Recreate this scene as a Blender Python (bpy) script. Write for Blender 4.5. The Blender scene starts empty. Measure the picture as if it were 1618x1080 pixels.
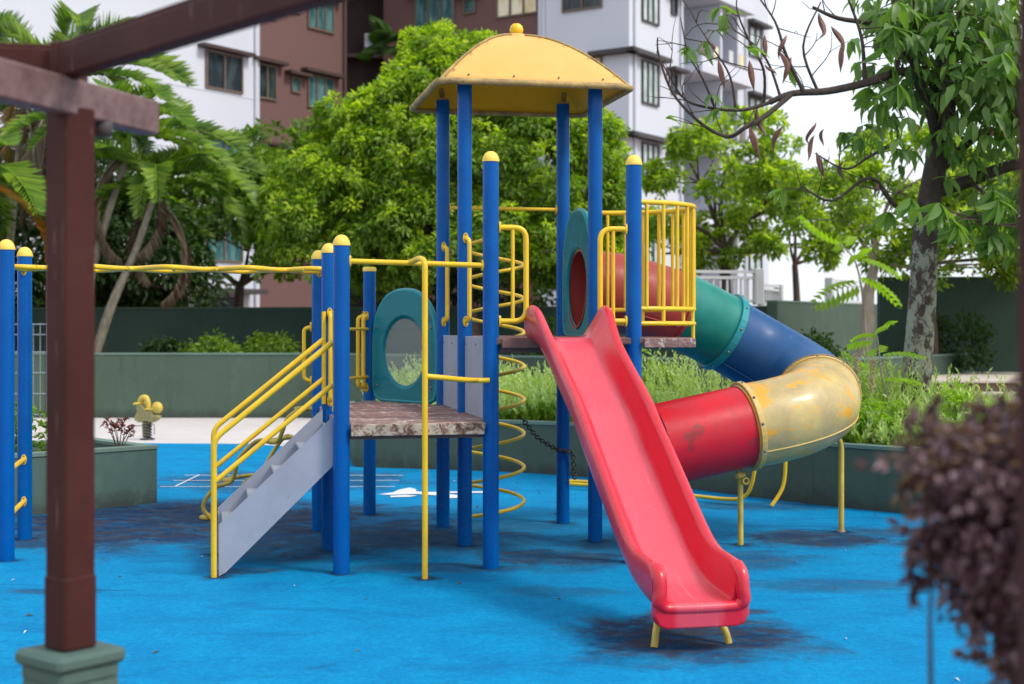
import bpy, math, random
import numpy as np
from mathutils import Vector, Matrix, Quaternion
rnd = random.Random(7)
rng = np.random.default_rng(11)
R = math.radians
SC = bpy.context.scene
COL = SC.collection

# ------------------------------------------------------------------ camera, world, sun, exposure
cam_d = bpy.data.cameras.new('camera')
cam = bpy.data.objects.new('camera', cam_d); COL.objects.link(cam)
cam.location = (0, 0, 1.6); cam.rotation_euler = (R(90), 0, 0)
cam_d.sensor_width = 36; cam_d.lens = 50; cam_d.shift_y = -0.0173
cam_d.clip_start = 0.1; cam_d.clip_end = 900
cam_d.dof.use_dof = True; cam_d.dof.focus_distance = 9.5; cam_d.dof.aperture_fstop = 2.2
SC.camera = cam
world = bpy.data.worlds.new('World'); SC.world = world; world.use_nodes = True
wn, wl = world.node_tree.nodes, world.node_tree.links
wn.clear()
SUN_EL, SUN_AZ = R(48), R(118)          # azimuth clockwise from +Y
sky = wn.new('ShaderNodeTexSky'); sky.sky_type = 'NISHITA'; sky.sun_disc = False
sky.sun_elevation = SUN_EL; sky.sun_rotation = SUN_AZ
sky.air_density = 1.0; sky.dust_density = 3.5; sky.ozone_density = 1.0
veil = wn.new('ShaderNodeMix'); veil.data_type = 'RGBA'; veil.inputs[0].default_value = 0.72
veil.inputs[7].default_value = (9.6, 10.2, 11.0, 1)      # bright white cloud veil
bg = wn.new('ShaderNodeBackground'); bg.inputs['Strength'].default_value = 0.12
wo = wn.new('ShaderNodeOutputWorld')
wl.new(sky.outputs[0], veil.inputs[6]); wl.new(veil.outputs[2], bg.inputs['Color']); wl.new(bg.outputs[0], wo.inputs['Surface'])
sd = bpy.data.lights.new('sun', 'SUN'); sd.energy = 2.2; sd.angle = R(13); sd.color = (1.0, 0.95, 0.86)
sun = bpy.data.objects.new('sun', sd); COL.objects.link(sun)
sdir = Vector((math.sin(SUN_AZ)*math.cos(SUN_EL), math.cos(SUN_AZ)*math.cos(SUN_EL), math.sin(SUN_EL)))
sun.rotation_euler = sdir.to_track_quat('Z', 'Y').to_euler(); sun.location = (20, -10, 30)
SC.view_settings.view_transform = 'Standard'; SC.view_settings.look = 'None'
SC.view_settings.gamma = 1; SC.view_settings.use_curve_mapping = False
SC.view_settings.exposure = 0.22
SC.render.engine = 'CYCLES'
SC.cycles.max_bounces = 7; SC.cycles.transparent_max_bounces = 12

# ------------------------------------------------------------------ materials
def s2l(c):
    return tuple(x/12.92 if x <= .04045 else ((x+.055)/1.055)**2.4 for x in c)
class NT:
    def __init__(s, name):
        s.m = bpy.data.materials.new(name); s.m.use_nodes = True
        s.n, s.l = s.m.node_tree.nodes, s.m.node_tree.links
        s.b = s.n['Principled BSDF']; s.out = s.n['Material Output']
    def new(s, t, **k):
        n = s.n.new(t)
        for a, v in k.items(): setattr(n, a, v)
        return n
    def coord(s, kind='Object', scale=(1, 1, 1)):
        tc = s.new('ShaderNodeTexCoord'); mp = s.new('ShaderNodeMapping'); mp.inputs['Scale'].default_value = scale
        if kind == 'World':
            g = s.new('ShaderNodeNewGeometry'); s.l.new(g.outputs['Position'], mp.inputs[0])
        else: s.l.new(tc.outputs[kind], mp.inputs[0])
        return mp.outputs[0]
    def noise(s, vec, scale, detail=4, rough=.6, dist=0):
        n = s.new('ShaderNodeTexNoise'); n.inputs['Scale'].default_value = scale; n.inputs['Detail'].default_value = detail
        n.inputs['Roughness'].default_value = rough; n.inputs['Distortion'].default_value = dist
        s.l.new(vec, n.inputs['Vector']); return n.outputs['Fac']
    def ramp(s, fac, stops):
        r = s.new('ShaderNodeValToRGB'); e = r.color_ramp.elements
        while len(e) < len(stops): e.new(.5)
        for i, (p, c) in enumerate(stops):
            e[i].position = p; e[i].color = (*c, 1) if not isinstance(c, (int, float)) else (c, c, c, 1)
        s.l.new(fac, r.inputs[0]); return r.outputs[0]
    def mix(s, fac, a, b, mode='MIX'):
        n = s.new('ShaderNodeMix'); n.data_type = 'RGBA'; n.blend_type = mode
        for i, v in ((0, fac), (6, a), (7, b)):
            if isinstance(v, (int, float)): n.inputs[i].default_value = v if i == 0 else (v, v, v, 1)
            elif isinstance(v, tuple): n.inputs[i].default_value = (*v, 1)
            else: s.l.new(v, n.inputs[i])
        return n.outputs[2]
    def math(s, op, a, b=0.0):
        n = s.new('ShaderNodeMath'); n.operation = op
        for i, v in ((0, a), (1, b)):
            if isinstance(v, (int, float)): n.inputs[i].default_value = v
            else: s.l.new(v, n.inputs[i])
        return n.outputs[0]
    def col(s, c):
        if isinstance(c, tuple): s.b.inputs['Base Color'].default_value = (*c, 1)
        else: s.l.new(c, s.b.inputs['Base Color'])
    def rough(s, v):
        if isinstance(v, (int, float)): s.b.inputs['Roughness'].default_value = v
        else: s.l.new(v, s.b.inputs['Roughness'])
    def bump(s, h, strength, dist=.01):
        b = s.new('ShaderNodeBump'); b.inputs['Strength'].default_value = strength; b.inputs['Distance'].default_value = dist
        s.l.new(h, b.inputs['Height']); s.l.new(b.outputs[0], s.b.inputs['Normal'])
def paint(name, c, c2=None, rough=.35, nscale=6, amt=.5, chips=None, chip_col=(.1, .06, .04), bump=.08, kind='World', stretch=(1, 1, 1), spec=.5):
    t = NT(name); v = t.coord(kind, stretch)
    f = t.noise(v, nscale, 5)
    col = t.mix(t.ramp(f, [(.3, 0.0), (.75, amt)]), c, c2 or tuple(x*.6 for x in c))
    if chips:
        k = t.noise(v, nscale*5, 6, .7, .4)
        col = t.mix(t.ramp(k, [(chips, 0.0), (chips+.03, 1.0)]), col, chip_col)
    t.col(col)
    t.rough(t.ramp(t.noise(v, nscale*2, 4), [(.3, max(.05, rough-.1)), (.7, min(1, rough+.15))]))
    t.b.inputs['Specular IOR Level'].default_value = spec
    if bump: t.bump(t.noise(v, nscale*12, 3), bump, .004)
    return t.m
M = {}
M['blue'] = paint('blue_powder_coat', (.0, .100, .37), (.0, .070, .27), .26, 4, .6, chips=.75, chip_col=(.12, .22, .36), spec=.18)
M['yellow'] = paint('yellow_powder_coat', (.86, .56, .012), (.68, .38, .012), .34, 7, .8, chips=.67, chip_col=(.30, .18, .05))
M['yellow_cap'] = paint('faded_yellow_cap', (.88, .62, .10), (.80, .50, .07), .45, 9, .6)
M['stained_yellow'] = paint('stained_yellow_tube', (.72, .52, .07), (.16, .12, .045), .5, 3, 1.0, chips=.68, chip_col=(.05, .035, .02))
M['grey_panel'] = paint('pale_grey_panel', (.34, .36, .43), (.25, .27, .33), .45, 3, 1.0, chips=.68, chip_col=(.24, .21, .19))
M['bolt'] = paint('bolt_steel', (.25, .24, .22), (.10, .07, .05), .4, 30, 1)
M['chain'] = paint('dark_chain_steel', (.035, .03, .035), (.09, .05, .03), .45, 40, 1)
def deckwood():
    t = NT('weathered_deck_planks'); v = t.coord('Object', (1, 1, 1))
    g = t.noise(t.coord('Object', (3, 40, 40)), 3, 6, .7)
    w = t.noise(t.coord('World'), 7, 6, .75, .5)
    c = t.mix(t.ramp(g, [(.38, 0.0), (.62, 1.0)]), (.10, .035, .03), (.27, .13, .11))
    oi = t.new('ShaderNodeObjectInfo'); c = t.mix(t.math('MULTIPLY', oi.outputs['Random'], .5), c, (.30, .21, .19))
    dg = t.noise(t.coord('Object', (18, 5, 5)), 1.6, 5, .7, .3); c = t.mix(t.ramp(dg, [(.52, 0.0), (.64, .5)]), c, (.42, .34, .32))
    c = t.mix(t.ramp(w, [(.54, 0.0), (.62, .75)]), c, (.60, .55, .52))
    t.col(c); t.rough(.75); t.bump(g, .5, .004); return t.m
M['deck'] = deckwood()
def fascia():
    t = NT('peeling_deck_edge'); v = t.coord('World')
    w = t.noise(v, 16, 6, .7, .6)
    t.col(t.ramp(w, [(.38, (.07, .035, .028)), (.48, (.22, .13, .095)), (.56, (.48, .39, .29)), (1, (.62, .54, .43))])); t.rough(.8); t.bump(w, .6, .006); return t.m
M['deck_edge'] = fascia()
M['deck_dark'] = paint('dark_deck_timber', (.10, .04, .035), (.20, .11, .09), .6, 8, 1)
def plastic(name, c, c2, rough, scuff=None, scuffcol=None, scale=3, th=.58, coat=.08, spec=.3):
    t = NT(name); v = t.coord('World')
    col = t.mix(t.ramp(t.noise(v, scale, 5, .6), [(.35, 0.0), (.7, 1.0)]), c, c2)
    if scuffcol:
        k = t.noise(v, scale*1.3, 8, .72, .5)
        col = t.mix(t.ramp(k, [(th, 0.0), (th+.05, .9)]), col, scuffcol)
    fine = t.noise(t.coord('World', (1, 1, 1)), 60, 3)
    t.col(col); t.rough(t.ramp(t.noise(v, scale*3, 5), [(.3, rough), (.75, min(1, rough+.22))]))
    t.b.inputs['Specular IOR Level'].default_value = spec; t.b.inputs['Coat Weight'].default_value = coat; t.b.inputs['Coat Roughness'].default_value = .25
    t.bump(t.noise(v, 9, 3), .12, .01); return t.m
M['slide_lip'] = plastic('red_slide_plastic', (.66, .004, .022), (.60, .012, .035), .26, scale=2.5, coat=.9, scuffcol=(.62, .06, .08), th=.62)
def slidemat():
    t = NT('red_chute_painted_sheen'); v = t.coord('World'); vo_ = t.coord('Object', (1, 1, 1))
    c = t.mix(t.ramp(t.noise(v, 2.5, 5, .6), [(.35, 0.0), (.7, 1.0)]), (.64, .004, .02), (.56, .01, .03))
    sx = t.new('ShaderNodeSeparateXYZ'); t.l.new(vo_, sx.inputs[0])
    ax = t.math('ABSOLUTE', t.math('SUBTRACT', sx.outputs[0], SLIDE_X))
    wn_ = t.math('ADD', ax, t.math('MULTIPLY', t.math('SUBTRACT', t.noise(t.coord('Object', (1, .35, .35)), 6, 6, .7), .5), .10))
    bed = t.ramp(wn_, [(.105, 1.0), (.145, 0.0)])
    c = t.mix(t.math('MULTIPLY', bed, .55), c, (.70, .10, .15))  # pink sky reflection along the bed, painted into the base colour
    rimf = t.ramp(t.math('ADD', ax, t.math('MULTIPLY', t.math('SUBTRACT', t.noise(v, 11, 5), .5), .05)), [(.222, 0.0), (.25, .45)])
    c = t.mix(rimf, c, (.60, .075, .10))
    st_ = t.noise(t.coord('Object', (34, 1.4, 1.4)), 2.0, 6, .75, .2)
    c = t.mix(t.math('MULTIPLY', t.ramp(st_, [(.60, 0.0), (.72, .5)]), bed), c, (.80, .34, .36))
    gr = t.noise(v, 8, 9, .8, .3)
    c = t.mix(t.ramp(gr, [(.63, 0.0), (.74, .45)]), c, (.16, .03, .03))
    t.col(c); t.rough(t.ramp(t.noise(v, 7, 6, .7), [(.3, .22), (.75, .46)]))
    t.b.inputs['Specular IOR Level'].default_value = .35; t.b.inputs['Coat Weight'].default_value = .55; t.b.inputs['Coat Roughness'].default_value = .22
    t.bump(t.noise(v, 10, 4), .15, .012); return t.m
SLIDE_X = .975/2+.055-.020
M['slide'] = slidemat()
M['tube_red_faded'] = plastic('faded_red_tube', (.36, .035, .03), (.28, .055, .045), .42, scale=3)
M['tube_red'] = plastic('red_tube', (.60, .003, .016), (.46, .015, .03), .28, scale=3.5, scuffcol=(.26, .025, .03), th=.57)
M['tube_teal'] = plastic('teal_tube', (.004, .17, .14), (.02, .24, .20), .35, scale=2.5, scuffcol=(.04, .13, .13), th=.60)
M['tube_blue'] = plastic('blue_tube', (.010, .068, .20), (.022, .10, .25), .40, scale=2.0, scuffcol=(.07, .17, .36), th=.62)
def beige():
    t = NT('worn_beige_tube'); v = t.coord('World')
    base = t.mix(t.ramp(t.noise(v, 3.2, 6, .65), [(.35, 0.0), (.65, 1.0)]), (.60, .44, .15), (.38, .29, .13))
    k = t.noise(t.coord('World', (1, 1, 1.6)), 2.6, 7, .68, .7)
    c = t.mix(t.ramp(k, [(.54, 0.0), (.565, 1.0)]), base, (.72, .34, .02))
    sp = t.noise(v, 14, 5, .7)
    c = t.mix(t.ramp(sp, [(.66, 0.0), (.70, .6)]), c, (.22, .17, .10))
    t.col(c); t.rough(.45); t.b.inputs['Coat Weight'].default_value = .15; t.bump(k, .25, .004); return t.m
M['tube_beige'] = beige()
M['tube_flange'] = paint('cream_flange', (.62, .48, .20), (.60, .35, .06), .45, 6, 1, chips=.66, chip_col=(.16, .12, .07))
M['tube_rim_dark'] = paint('grimy_tube_rim', (.10, .09, .07), (.35, .2, .05), .6, 10, 1)
M['teal_panel'] = plastic('teal_panel_plastic', (.001, .15, .19), (.003, .20, .23), .25, scale=2, coat=.1, scuffcol=(.01, .11, .15), th=.62, spec=.2)
M['teal_bright'] = plastic('teal_edge_plastic', (.01, .26, .29), (.02, .24, .26), .3, scale=2)
def roofmat():
    t = NT('faded_yellow_canopy'); v = t.coord('World')
    f = t.noise(v, 2.2, 6, .6)
    c = t.mix(t.ramp(f, [(.3, 0.0), (.7, 1.0)]), (.88, .56, .17), (.82, .47, .11))
    sp = t.noise(t.coord('World', (1, 1, .4)), 11, 6, .7)
    c = t.mix(t.ramp(sp, [(.64, 0.0), (.72, .5)]), c, (.35, .22, .09))
    t.col(c); t.rough(.5); t.b.inputs['Subsurface Weight'].default_value = 0.0; t.bump(f, .1, .01)
    tr = t.new('ShaderNodeBsdfTranslucent'); tr.inputs[0].default_value = (.85, .42, .03, 1)
    mx = t.new('ShaderNodeMixShader'); mx.inputs[0].default_value = .22
    t.l.new(t.b.outputs[0], mx.inputs[1]); t.l.new(tr.outputs[0], mx.inputs[2]); t.l.new(mx.outputs[0], t.out.inputs[0]); return t.m
M['roof'] = roofmat()
M['roof_under'] = paint('golden_canopy_underside', (.78, .42, .012), (.70, .34, .01), .5, 3, .8, chips=.72, chip_col=(.35, .2, .05), bump=0, spec=.15)
M['roof_rim'] = paint('grimy_canopy_rim', (.50, .34, .10), (.16, .11, .06), .6, 9, 1, chips=.6, chip_col=(.10, .075, .05))
def glassy():
    t = NT('scratched_window_pane'); t.col((.45, .50, .48)); t.rough(.12); t.b.inputs['Alpha'].default_value = .22; return t.m
M['pane_clear'] = glassy()
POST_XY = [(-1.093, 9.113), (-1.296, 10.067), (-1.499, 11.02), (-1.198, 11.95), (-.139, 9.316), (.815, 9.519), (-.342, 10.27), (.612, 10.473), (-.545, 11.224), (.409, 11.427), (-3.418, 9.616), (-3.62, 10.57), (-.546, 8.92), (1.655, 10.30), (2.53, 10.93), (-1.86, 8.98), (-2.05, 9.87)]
def rubber():
    t = NT('blue_rubber_surface'); v = t.coord('World')
    big = t.noise(v, .55, 6, .65, .3); mid = t.noise(v, 2.3, 6, .7, .3); fine = t.noise(v, 95, 3, .7)
    sh = t.noise(t.coord('World', (1, .9, 1)), 1.5, 9, .76, .7)
    c = t.mix(t.ramp(mid, [(.35, 0.0), (.7, 1.0)]), (.0, .285, .56), (.0, .20, .44))
    c = t.mix(t.ramp(fine, [(.35, .35), (.6, 0.0)]), c, (.001, .08, .24))
    med = t.noise(v, 30, 6, .8); c = t.mix(t.ramp(med, [(.40, .35), (.55, 0.0)]), c, (.001, .11, .30)); c = t.mix(t.ramp(med, [(.55, 0.0), (.72, .25)]), c, (.03, .42, .72))
    # worn, dirty area between the stair and the planter and under the tower
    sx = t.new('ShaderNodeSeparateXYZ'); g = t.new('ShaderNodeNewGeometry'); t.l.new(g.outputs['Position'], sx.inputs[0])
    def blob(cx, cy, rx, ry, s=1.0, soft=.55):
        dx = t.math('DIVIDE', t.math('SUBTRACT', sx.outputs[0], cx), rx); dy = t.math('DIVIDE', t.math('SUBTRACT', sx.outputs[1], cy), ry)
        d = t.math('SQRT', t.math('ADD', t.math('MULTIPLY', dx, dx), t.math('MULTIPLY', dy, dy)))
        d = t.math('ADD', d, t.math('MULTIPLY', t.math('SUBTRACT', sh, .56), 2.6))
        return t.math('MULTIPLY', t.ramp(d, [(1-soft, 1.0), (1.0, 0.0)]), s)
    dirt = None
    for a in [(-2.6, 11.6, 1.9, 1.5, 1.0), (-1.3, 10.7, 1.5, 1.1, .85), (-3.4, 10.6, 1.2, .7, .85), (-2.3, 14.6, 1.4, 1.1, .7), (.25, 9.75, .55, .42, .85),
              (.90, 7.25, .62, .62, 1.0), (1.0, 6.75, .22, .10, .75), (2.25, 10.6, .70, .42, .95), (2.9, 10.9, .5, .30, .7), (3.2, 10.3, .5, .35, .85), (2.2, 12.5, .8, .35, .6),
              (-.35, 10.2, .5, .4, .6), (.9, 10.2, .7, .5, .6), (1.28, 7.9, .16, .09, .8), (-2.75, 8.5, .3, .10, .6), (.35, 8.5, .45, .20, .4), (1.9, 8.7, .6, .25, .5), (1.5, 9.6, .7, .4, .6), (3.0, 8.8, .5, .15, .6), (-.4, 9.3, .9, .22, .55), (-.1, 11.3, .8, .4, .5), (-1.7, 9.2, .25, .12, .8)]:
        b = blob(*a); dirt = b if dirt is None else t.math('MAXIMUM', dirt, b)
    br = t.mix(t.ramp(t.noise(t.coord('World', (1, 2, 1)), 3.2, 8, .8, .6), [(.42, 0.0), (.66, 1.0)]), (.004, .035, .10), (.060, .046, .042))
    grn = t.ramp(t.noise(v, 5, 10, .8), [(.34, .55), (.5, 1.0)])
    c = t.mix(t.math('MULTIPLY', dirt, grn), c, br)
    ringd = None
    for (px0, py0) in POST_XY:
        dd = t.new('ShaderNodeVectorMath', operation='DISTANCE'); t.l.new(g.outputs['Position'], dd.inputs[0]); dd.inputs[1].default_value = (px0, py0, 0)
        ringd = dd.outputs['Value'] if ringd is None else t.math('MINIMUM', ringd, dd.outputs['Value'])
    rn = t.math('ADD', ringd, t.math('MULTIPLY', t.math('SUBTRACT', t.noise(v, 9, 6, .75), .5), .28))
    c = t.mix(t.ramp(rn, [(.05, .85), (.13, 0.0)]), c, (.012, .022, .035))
    vo = t.new('ShaderNodeTexVoronoi'); vo.feature = 'DISTANCE_TO_EDGE'; vo.inputs['Scale'].default_value = .42
    dv = t.new('ShaderNodeVectorMath', operation='ADD'); nz = t.new('ShaderNodeTexNoise'); nz.inputs['Scale'].default_value = 1.2; nz.inputs['Detail'].default_value = 6
    t.l.new(v, nz.inputs['Vector']); sc_ = t.new('ShaderNodeVectorMath', operation='SCALE'); sc_.inputs['Scale'].default_value = .5; t.l.new(nz.outputs['Color'], sc_.inputs[0])
    t.l.new(v, dv.inputs[0]); t.l.new(sc_.outputs[0], dv.inputs[1]); t.l.new(dv.outputs[0], vo.inputs['Vector'])
    ck = t.math('MULTIPLY', t.ramp(vo.outputs['Distance'], [(.0015, 1.0), (.006, 0.0)]), t.ramp(t.noise(v, .8, 3), [(.52, 0.0), (.6, .8)]))
    c = t.mix(ck, c, (.004, .03, .08))
    pale = t.noise(t.coord('World', (1, 1.6, 1)), 5.2, 10, .82, 1.2)
    c = t.mix(t.ramp(pale, [(.60, 0.0), (.70, .38)]), c, (.10, .44, .70))
    spots = t.noise(v, 38, 3, .6)
    c = t.mix(t.ramp(spots, [(.795, 0.0), (.81, .7)]), c, (.45, .6, .72))
    light = t.noise(t.coord('World', (1, 2, 1)), 3.1, 8, .78, .8)
    c = t.mix(t.ramp(light, [(.62, 0.0), (.72, .25)]), c, (.08, .42, .80))
    dk = t.noise(t.coord('World', (.8, 1.8, 1)), 1.3, 8, .75, .8)
    c = t.mix(t.ramp(dk, [(.53, 0.0), (.68, .6)]), c, (.003, .09, .27))
    t.col(c); t.rough(.8); t.b.inputs['Specular IOR Level'].default_value = .10; t.bump(t.noise(v, 60, 5, .8), .9, .006)
    return t.m
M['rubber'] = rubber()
def concrete(name, c, c2, rough=.85, scale=1.5, streak=True, base=False):
    t = NT(name); v = t.coord('World')
    col = t.mix(t.ramp(t.noise(v, scale, 6, .65), [(.3, 0.0), (.7, 1.0)]), c, c2)
    if streak:
        s = t.noise(t.coord('World', (5, 5, .5)), 2.2, 6, .7)
        col = t.mix(t.ramp(s, [(.52, 0.0), (.75, .45)]), col, tuple(x*.45 for x in c))
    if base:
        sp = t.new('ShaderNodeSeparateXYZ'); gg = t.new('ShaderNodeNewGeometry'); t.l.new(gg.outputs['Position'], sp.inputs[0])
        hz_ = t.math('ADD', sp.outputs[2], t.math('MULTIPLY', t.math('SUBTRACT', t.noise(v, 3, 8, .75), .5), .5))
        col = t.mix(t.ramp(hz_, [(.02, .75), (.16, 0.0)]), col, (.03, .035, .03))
        al = t.noise(t.coord('World', (1, 1, .6)), 2.4, 8, .75, .5)
        col = t.mix(t.ramp(al, [(.55, 0.0), (.72, .5)]), col, tuple(x*1.5 for x in c))
    t.col(col); t.rough(rough); t.bump(t.noise(v, 90, 4), .3, .003); return t.m
M['pale_floor'] = concrete('pale_paving', (.62, .58, .58), (.52, .48, .47), streak=False)
M['green_wall'] = concrete('painted_green_wall', (.068, .108, .078), (.054, .088, .064), base=True)
M['dark_green_wall'] = concrete('dark_green_wall', (.034, .068, .050), (.026, .054, .040))
M['planter_green'] = concrete('green_planter_paint', (.075, .135, .115), (.06, .11, .095), base=True)
M['coping'] = concrete('pale_green_coping', (.14, .22, .18), (.11, .17, .14), streak=False)
M['soil'] = concrete('dark_soil', (.06, .04, .03), (.03, .022, .015), .95, 9, False)
M['white_mark'] = paint('white_floor_marking', (.75, .72, .72), (.45, .55, .65), .7, 12, .6, bump=0)
M['step_stone'] = concrete('pale_step_stone', (.60, .52, .46), (.50, .42, .37))
M['step_riser'] = concrete('brown_step_riser', (.26, .18, .13), (.18, .13, .10))
M['white_wall'] = concrete('white_render', (.61, .635, .71), (.56, .58, .66), .8, .15, False)
M['brown_wall'] = concrete('brown_render', (.165, .088, .080), (.145, .076, .070), .8, .15, False)
M['dark_recess'] = concrete('dark_recess_render', (.035, .02, .018), (.05, .028, .025), .8, .15)
M['ledge_dark'] = paint('dark_ledge', (.045, .04, .045), (.07, .06, .06), .6, 2, 1, bump=0)
M['ledge_brown'] = paint('dark_brown_ledge', (.05, .028, .022), (.07, .04, .035), .6, 2, 1, bump=0)
def winglass(name, c, c2, rough=.12):
    t = NT(name); v = t.coord('World', (2.2, 2.2, .7))
    t.col(t.mix(t.ramp(t.noise(v, 1.4, 3), [(.42, 0.0), (.58, 1.0)]), c, c2)); t.rough(rough); return t.m
M['glass_teal'] = winglass('teal_window_glass', (.03, .10, .11), (.10, .22, .22))
M['glass_dark'] = winglass('dark_window_glass', (.012, .02, .025), (.04, .06, .065))
M['glass_pale'] = winglass('curtained_window_glass', (.70, .58, .30), (.85, .80, .60), .3)
M['glass_white'] = winglass('pale_window_glass', (.35, .45, .45), (.6, .68, .66), .15)
M['frame'] = paint('tan_window_frame', (.17, .12, .085), (.12, .09, .07), .5, 3, 1, bump=0)
M['frame_dark'] = paint('dark_window_frame', (.04, .035, .035), (.06, .05, .05), .5, 3, 1, bump=0)
M['rail_white'] = paint('white_railing', (.62, .62, .64), (.5, .5, .5), .5, 3, .6, bump=0)
M['wire'] = paint('grey_wire', (.30, .33, .36), (.2, .2, .22), .4, 5, 1, bump=0)
def pergola():
    t = NT('brown_stained_timber'); v = t.coord('World')
    c = t.mix(t.ramp(t.noise(v, 3, 5), [(.3, 0.0), (.7, 1.0)]), (.040, .010, .009), (.068, .022, .019))
    s = t.noise(t.coord('World', (60, 60, 3.0)), 1.0, 5, .7, .2)
    c = t.mix(t.ramp(s, [(.64, 0.0), (.68, .8)]), c, (.26, .17, .16))
    s2 = t.noise(v, 22, 6, .75)
    c = t.mix(t.ramp(s2, [(.60, 0.0), (.75, .35)]), c, (.10, .05, .045))
    t.b.inputs['Specular IOR Level'].default_value = .15; t.col(c); t.rough(.6); t.bump(s, .3, .004); return t.m
M['pergola'] = pergola()
def pergola_pale():
    t = NT('sunbleached_beam_timber'); v = t.coord('World')
    c = t.mix(t.ramp(t.noise(v, 14, 6, .75), [(.35, 0.0), (.7, 1.0)]), (.10, .05, .05), (.22, .135, .135))
    t.col(c); t.rough(.6); t.bump(t.noise(v, 40, 4), .4, .003); return t.m
M['pergola_pale'] = pergola_pale()
M['cast_yellow'] = paint('chipped_yellow_rider', (.75, .48, .03), (.50, .40, .10), .4, 12, 1)
M['cast_olive'] = paint('worn_olive_rider', (.24, .22, .10), (.40, .30, .08), .5, 14, 1, chips=.6, chip_col=(.10, .09, .06))
M['spring'] = paint('black_spring', (.015, .017, .022), (.03, .03, .035), .35, 20, 1)

def leafmat(name, cols, tr=.42, rough=.42, bright=None):
    t = NT(name)
    g = t.new('ShaderNodeNewGeometry')
    n = len(cols)
    stops = [(i/(n-1) if n > 1 else 0, c) for i, c in enumerate(cols)]
    c = t.ramp(g.outputs['Random Per Island'], stops)
    big = t.noise(t.coord('World'), 1.1, 3)
    c = t.mix(t.ramp(big, [(.35, 0.0), (.65, .45)]), c, cols[-1])
    t.col(c); t.rough(rough); t.b.inputs['Specular IOR Level'].default_value = .4
    tl = t.new('ShaderNodeBsdfTranslucent')
    ctr = t.mix(1.0, c, (1.5, 1.7, .45), 'MULTIPLY'); t.l.new(ctr, tl.inputs[0])
    mx = t.new('ShaderNodeMixShader'); mx.inputs[0].default_value = tr
    t.l.new(t.b.outputs[0], mx.inputs[1]); t.l.new(tl.outputs[0], mx.inputs[2]); t.l.new(mx.outputs[0], t.out.inputs[0]); return t.m
M['leaf_big'] = leafmat('bright_green_leaves', [(.05, .13, .012), (.10, .21, .016), (.15, .29, .02), (.22, .36, .03), (.05, .11, .015), (.30, .40, .05)])
M['leaf_fresh_toplit'] = leafmat('fresh_toplit_green_leaves', [(.26, .40, .02), (.38, .50, .03), (.52, .60, .06)], .48)  # young-leaf lime that also carries painted top-light highlights
M['leaf_mid'] = leafmat('mid_green_leaves', [(.05, .11, .018), (.08, .15, .025), (.11, .19, .03)], .42)
M['leaf_dark'] = leafmat('deep_green_leaves', [(.02, .05, .012), (.03, .07, .015), (.045, .09, .02)])
M['leaf_airy'] = leafmat('olive_green_leaves', [(.08, .16, .02), (.15, .25, .03), (.24, .34, .05)], .55)
M['leaf_broad'] = leafmat('broad_leaves', [(.05, .12, .04), (.09, .19, .05), (.14, .25, .07), (.20, .30, .08)], .5)
M['leaf_lime'] = leafmat('lime_leaves', [(.20, .36, .03), (.30, .45, .04)], .5)
M['leaf_lav'] = leafmat('grey_green_needles', [(.24, .36, .08), (.36, .48, .14), (.48, .58, .24), (.58, .66, .38)], .4)
M['leaf_palm'] = leafmat('palm_leaflets', [(.03, .09, .012), (.10, .22, .02), (.30, .42, .05)], .4, .28)
M['leaf_palm_yellow'] = leafmat('yellowing_palm_leaflets', [(.12, .16, .02), (.35, .22, .03), (.45, .17, .02)], .4, .4)
M['leaf_palm_dry'] = leafmat('dry_palm_leaflets', [(.16, .10, .06), (.25, .19, .13), (.10, .05, .03)], .2, .6)
M['leaf_purple'] = leafmat('purple_leaves', [(.03, .010, .020), (.07, .024, .042), (.14, .070, .100), (.32, .21, .26)], .3, .38)
M['leaf_red'] = leafmat('maroon_leaves', [(.12, .015, .02), (.20, .04, .04)], .3)
M['pod'] = paint('dry_brown_pod', (.13, .045, .035), (.22, .10, .07), .6, 20, 1)
M['plume'] = leafmat('pink_plume', [(.42, .26, .24), (.5, .36, .33)], .3)
def bark(name, c, c2, lich=None, th=.5, zmax=None):
    t = NT(name); v = t.coord('World', (1, 1, .45))
    n = t.noise(v, 14, 6, .7, .4)
    col = t.mix(t.ramp(n, [(.35, 0.0), (.65, 1.0)]), c, c2)
    if lich:
        l = t.noise(t.coord('World', (1, 1, .7)), 10, 8, .78, .3)
        f = t.ramp(l, [(th, 0.0), (th+.05, 1.0)])
        if zmax:
            sp = t.new('ShaderNodeSeparateXYZ'); gg = t.new('ShaderNodeNewGeometry'); t.l.new(gg.outputs['Position'], sp.inputs[0])
            f = t.math('MULTIPLY', f, t.math('GREATER_THAN', t.math('ADD', zmax, t.math('MULTIPLY', t.math('SUBTRACT', l, .5), 3)), sp.outputs[2]))
        col = t.mix(f, col, lich)
    t.col(col); t.rough(.85); t.bump(n, .8, .015); return t.m
M['bark_dark'] = bark('dark_bark', (.055, .035, .028), (.11, .07, .055))
M['bark_lichen'] = bark('lichen_spotted_bark', (.035, .024, .02), (.075, .052, .042), (.27, .27, .215), .47, 2.2)
M['bark_pale'] = bark('pale_bark', (.25, .20, .15), (.36, .30, .24))
M['bark_palm'] = bark('ringed_palm_bark', (.16, .13, .09), (.32, .29, .22), (.12, .14, .06), .6)

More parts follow.
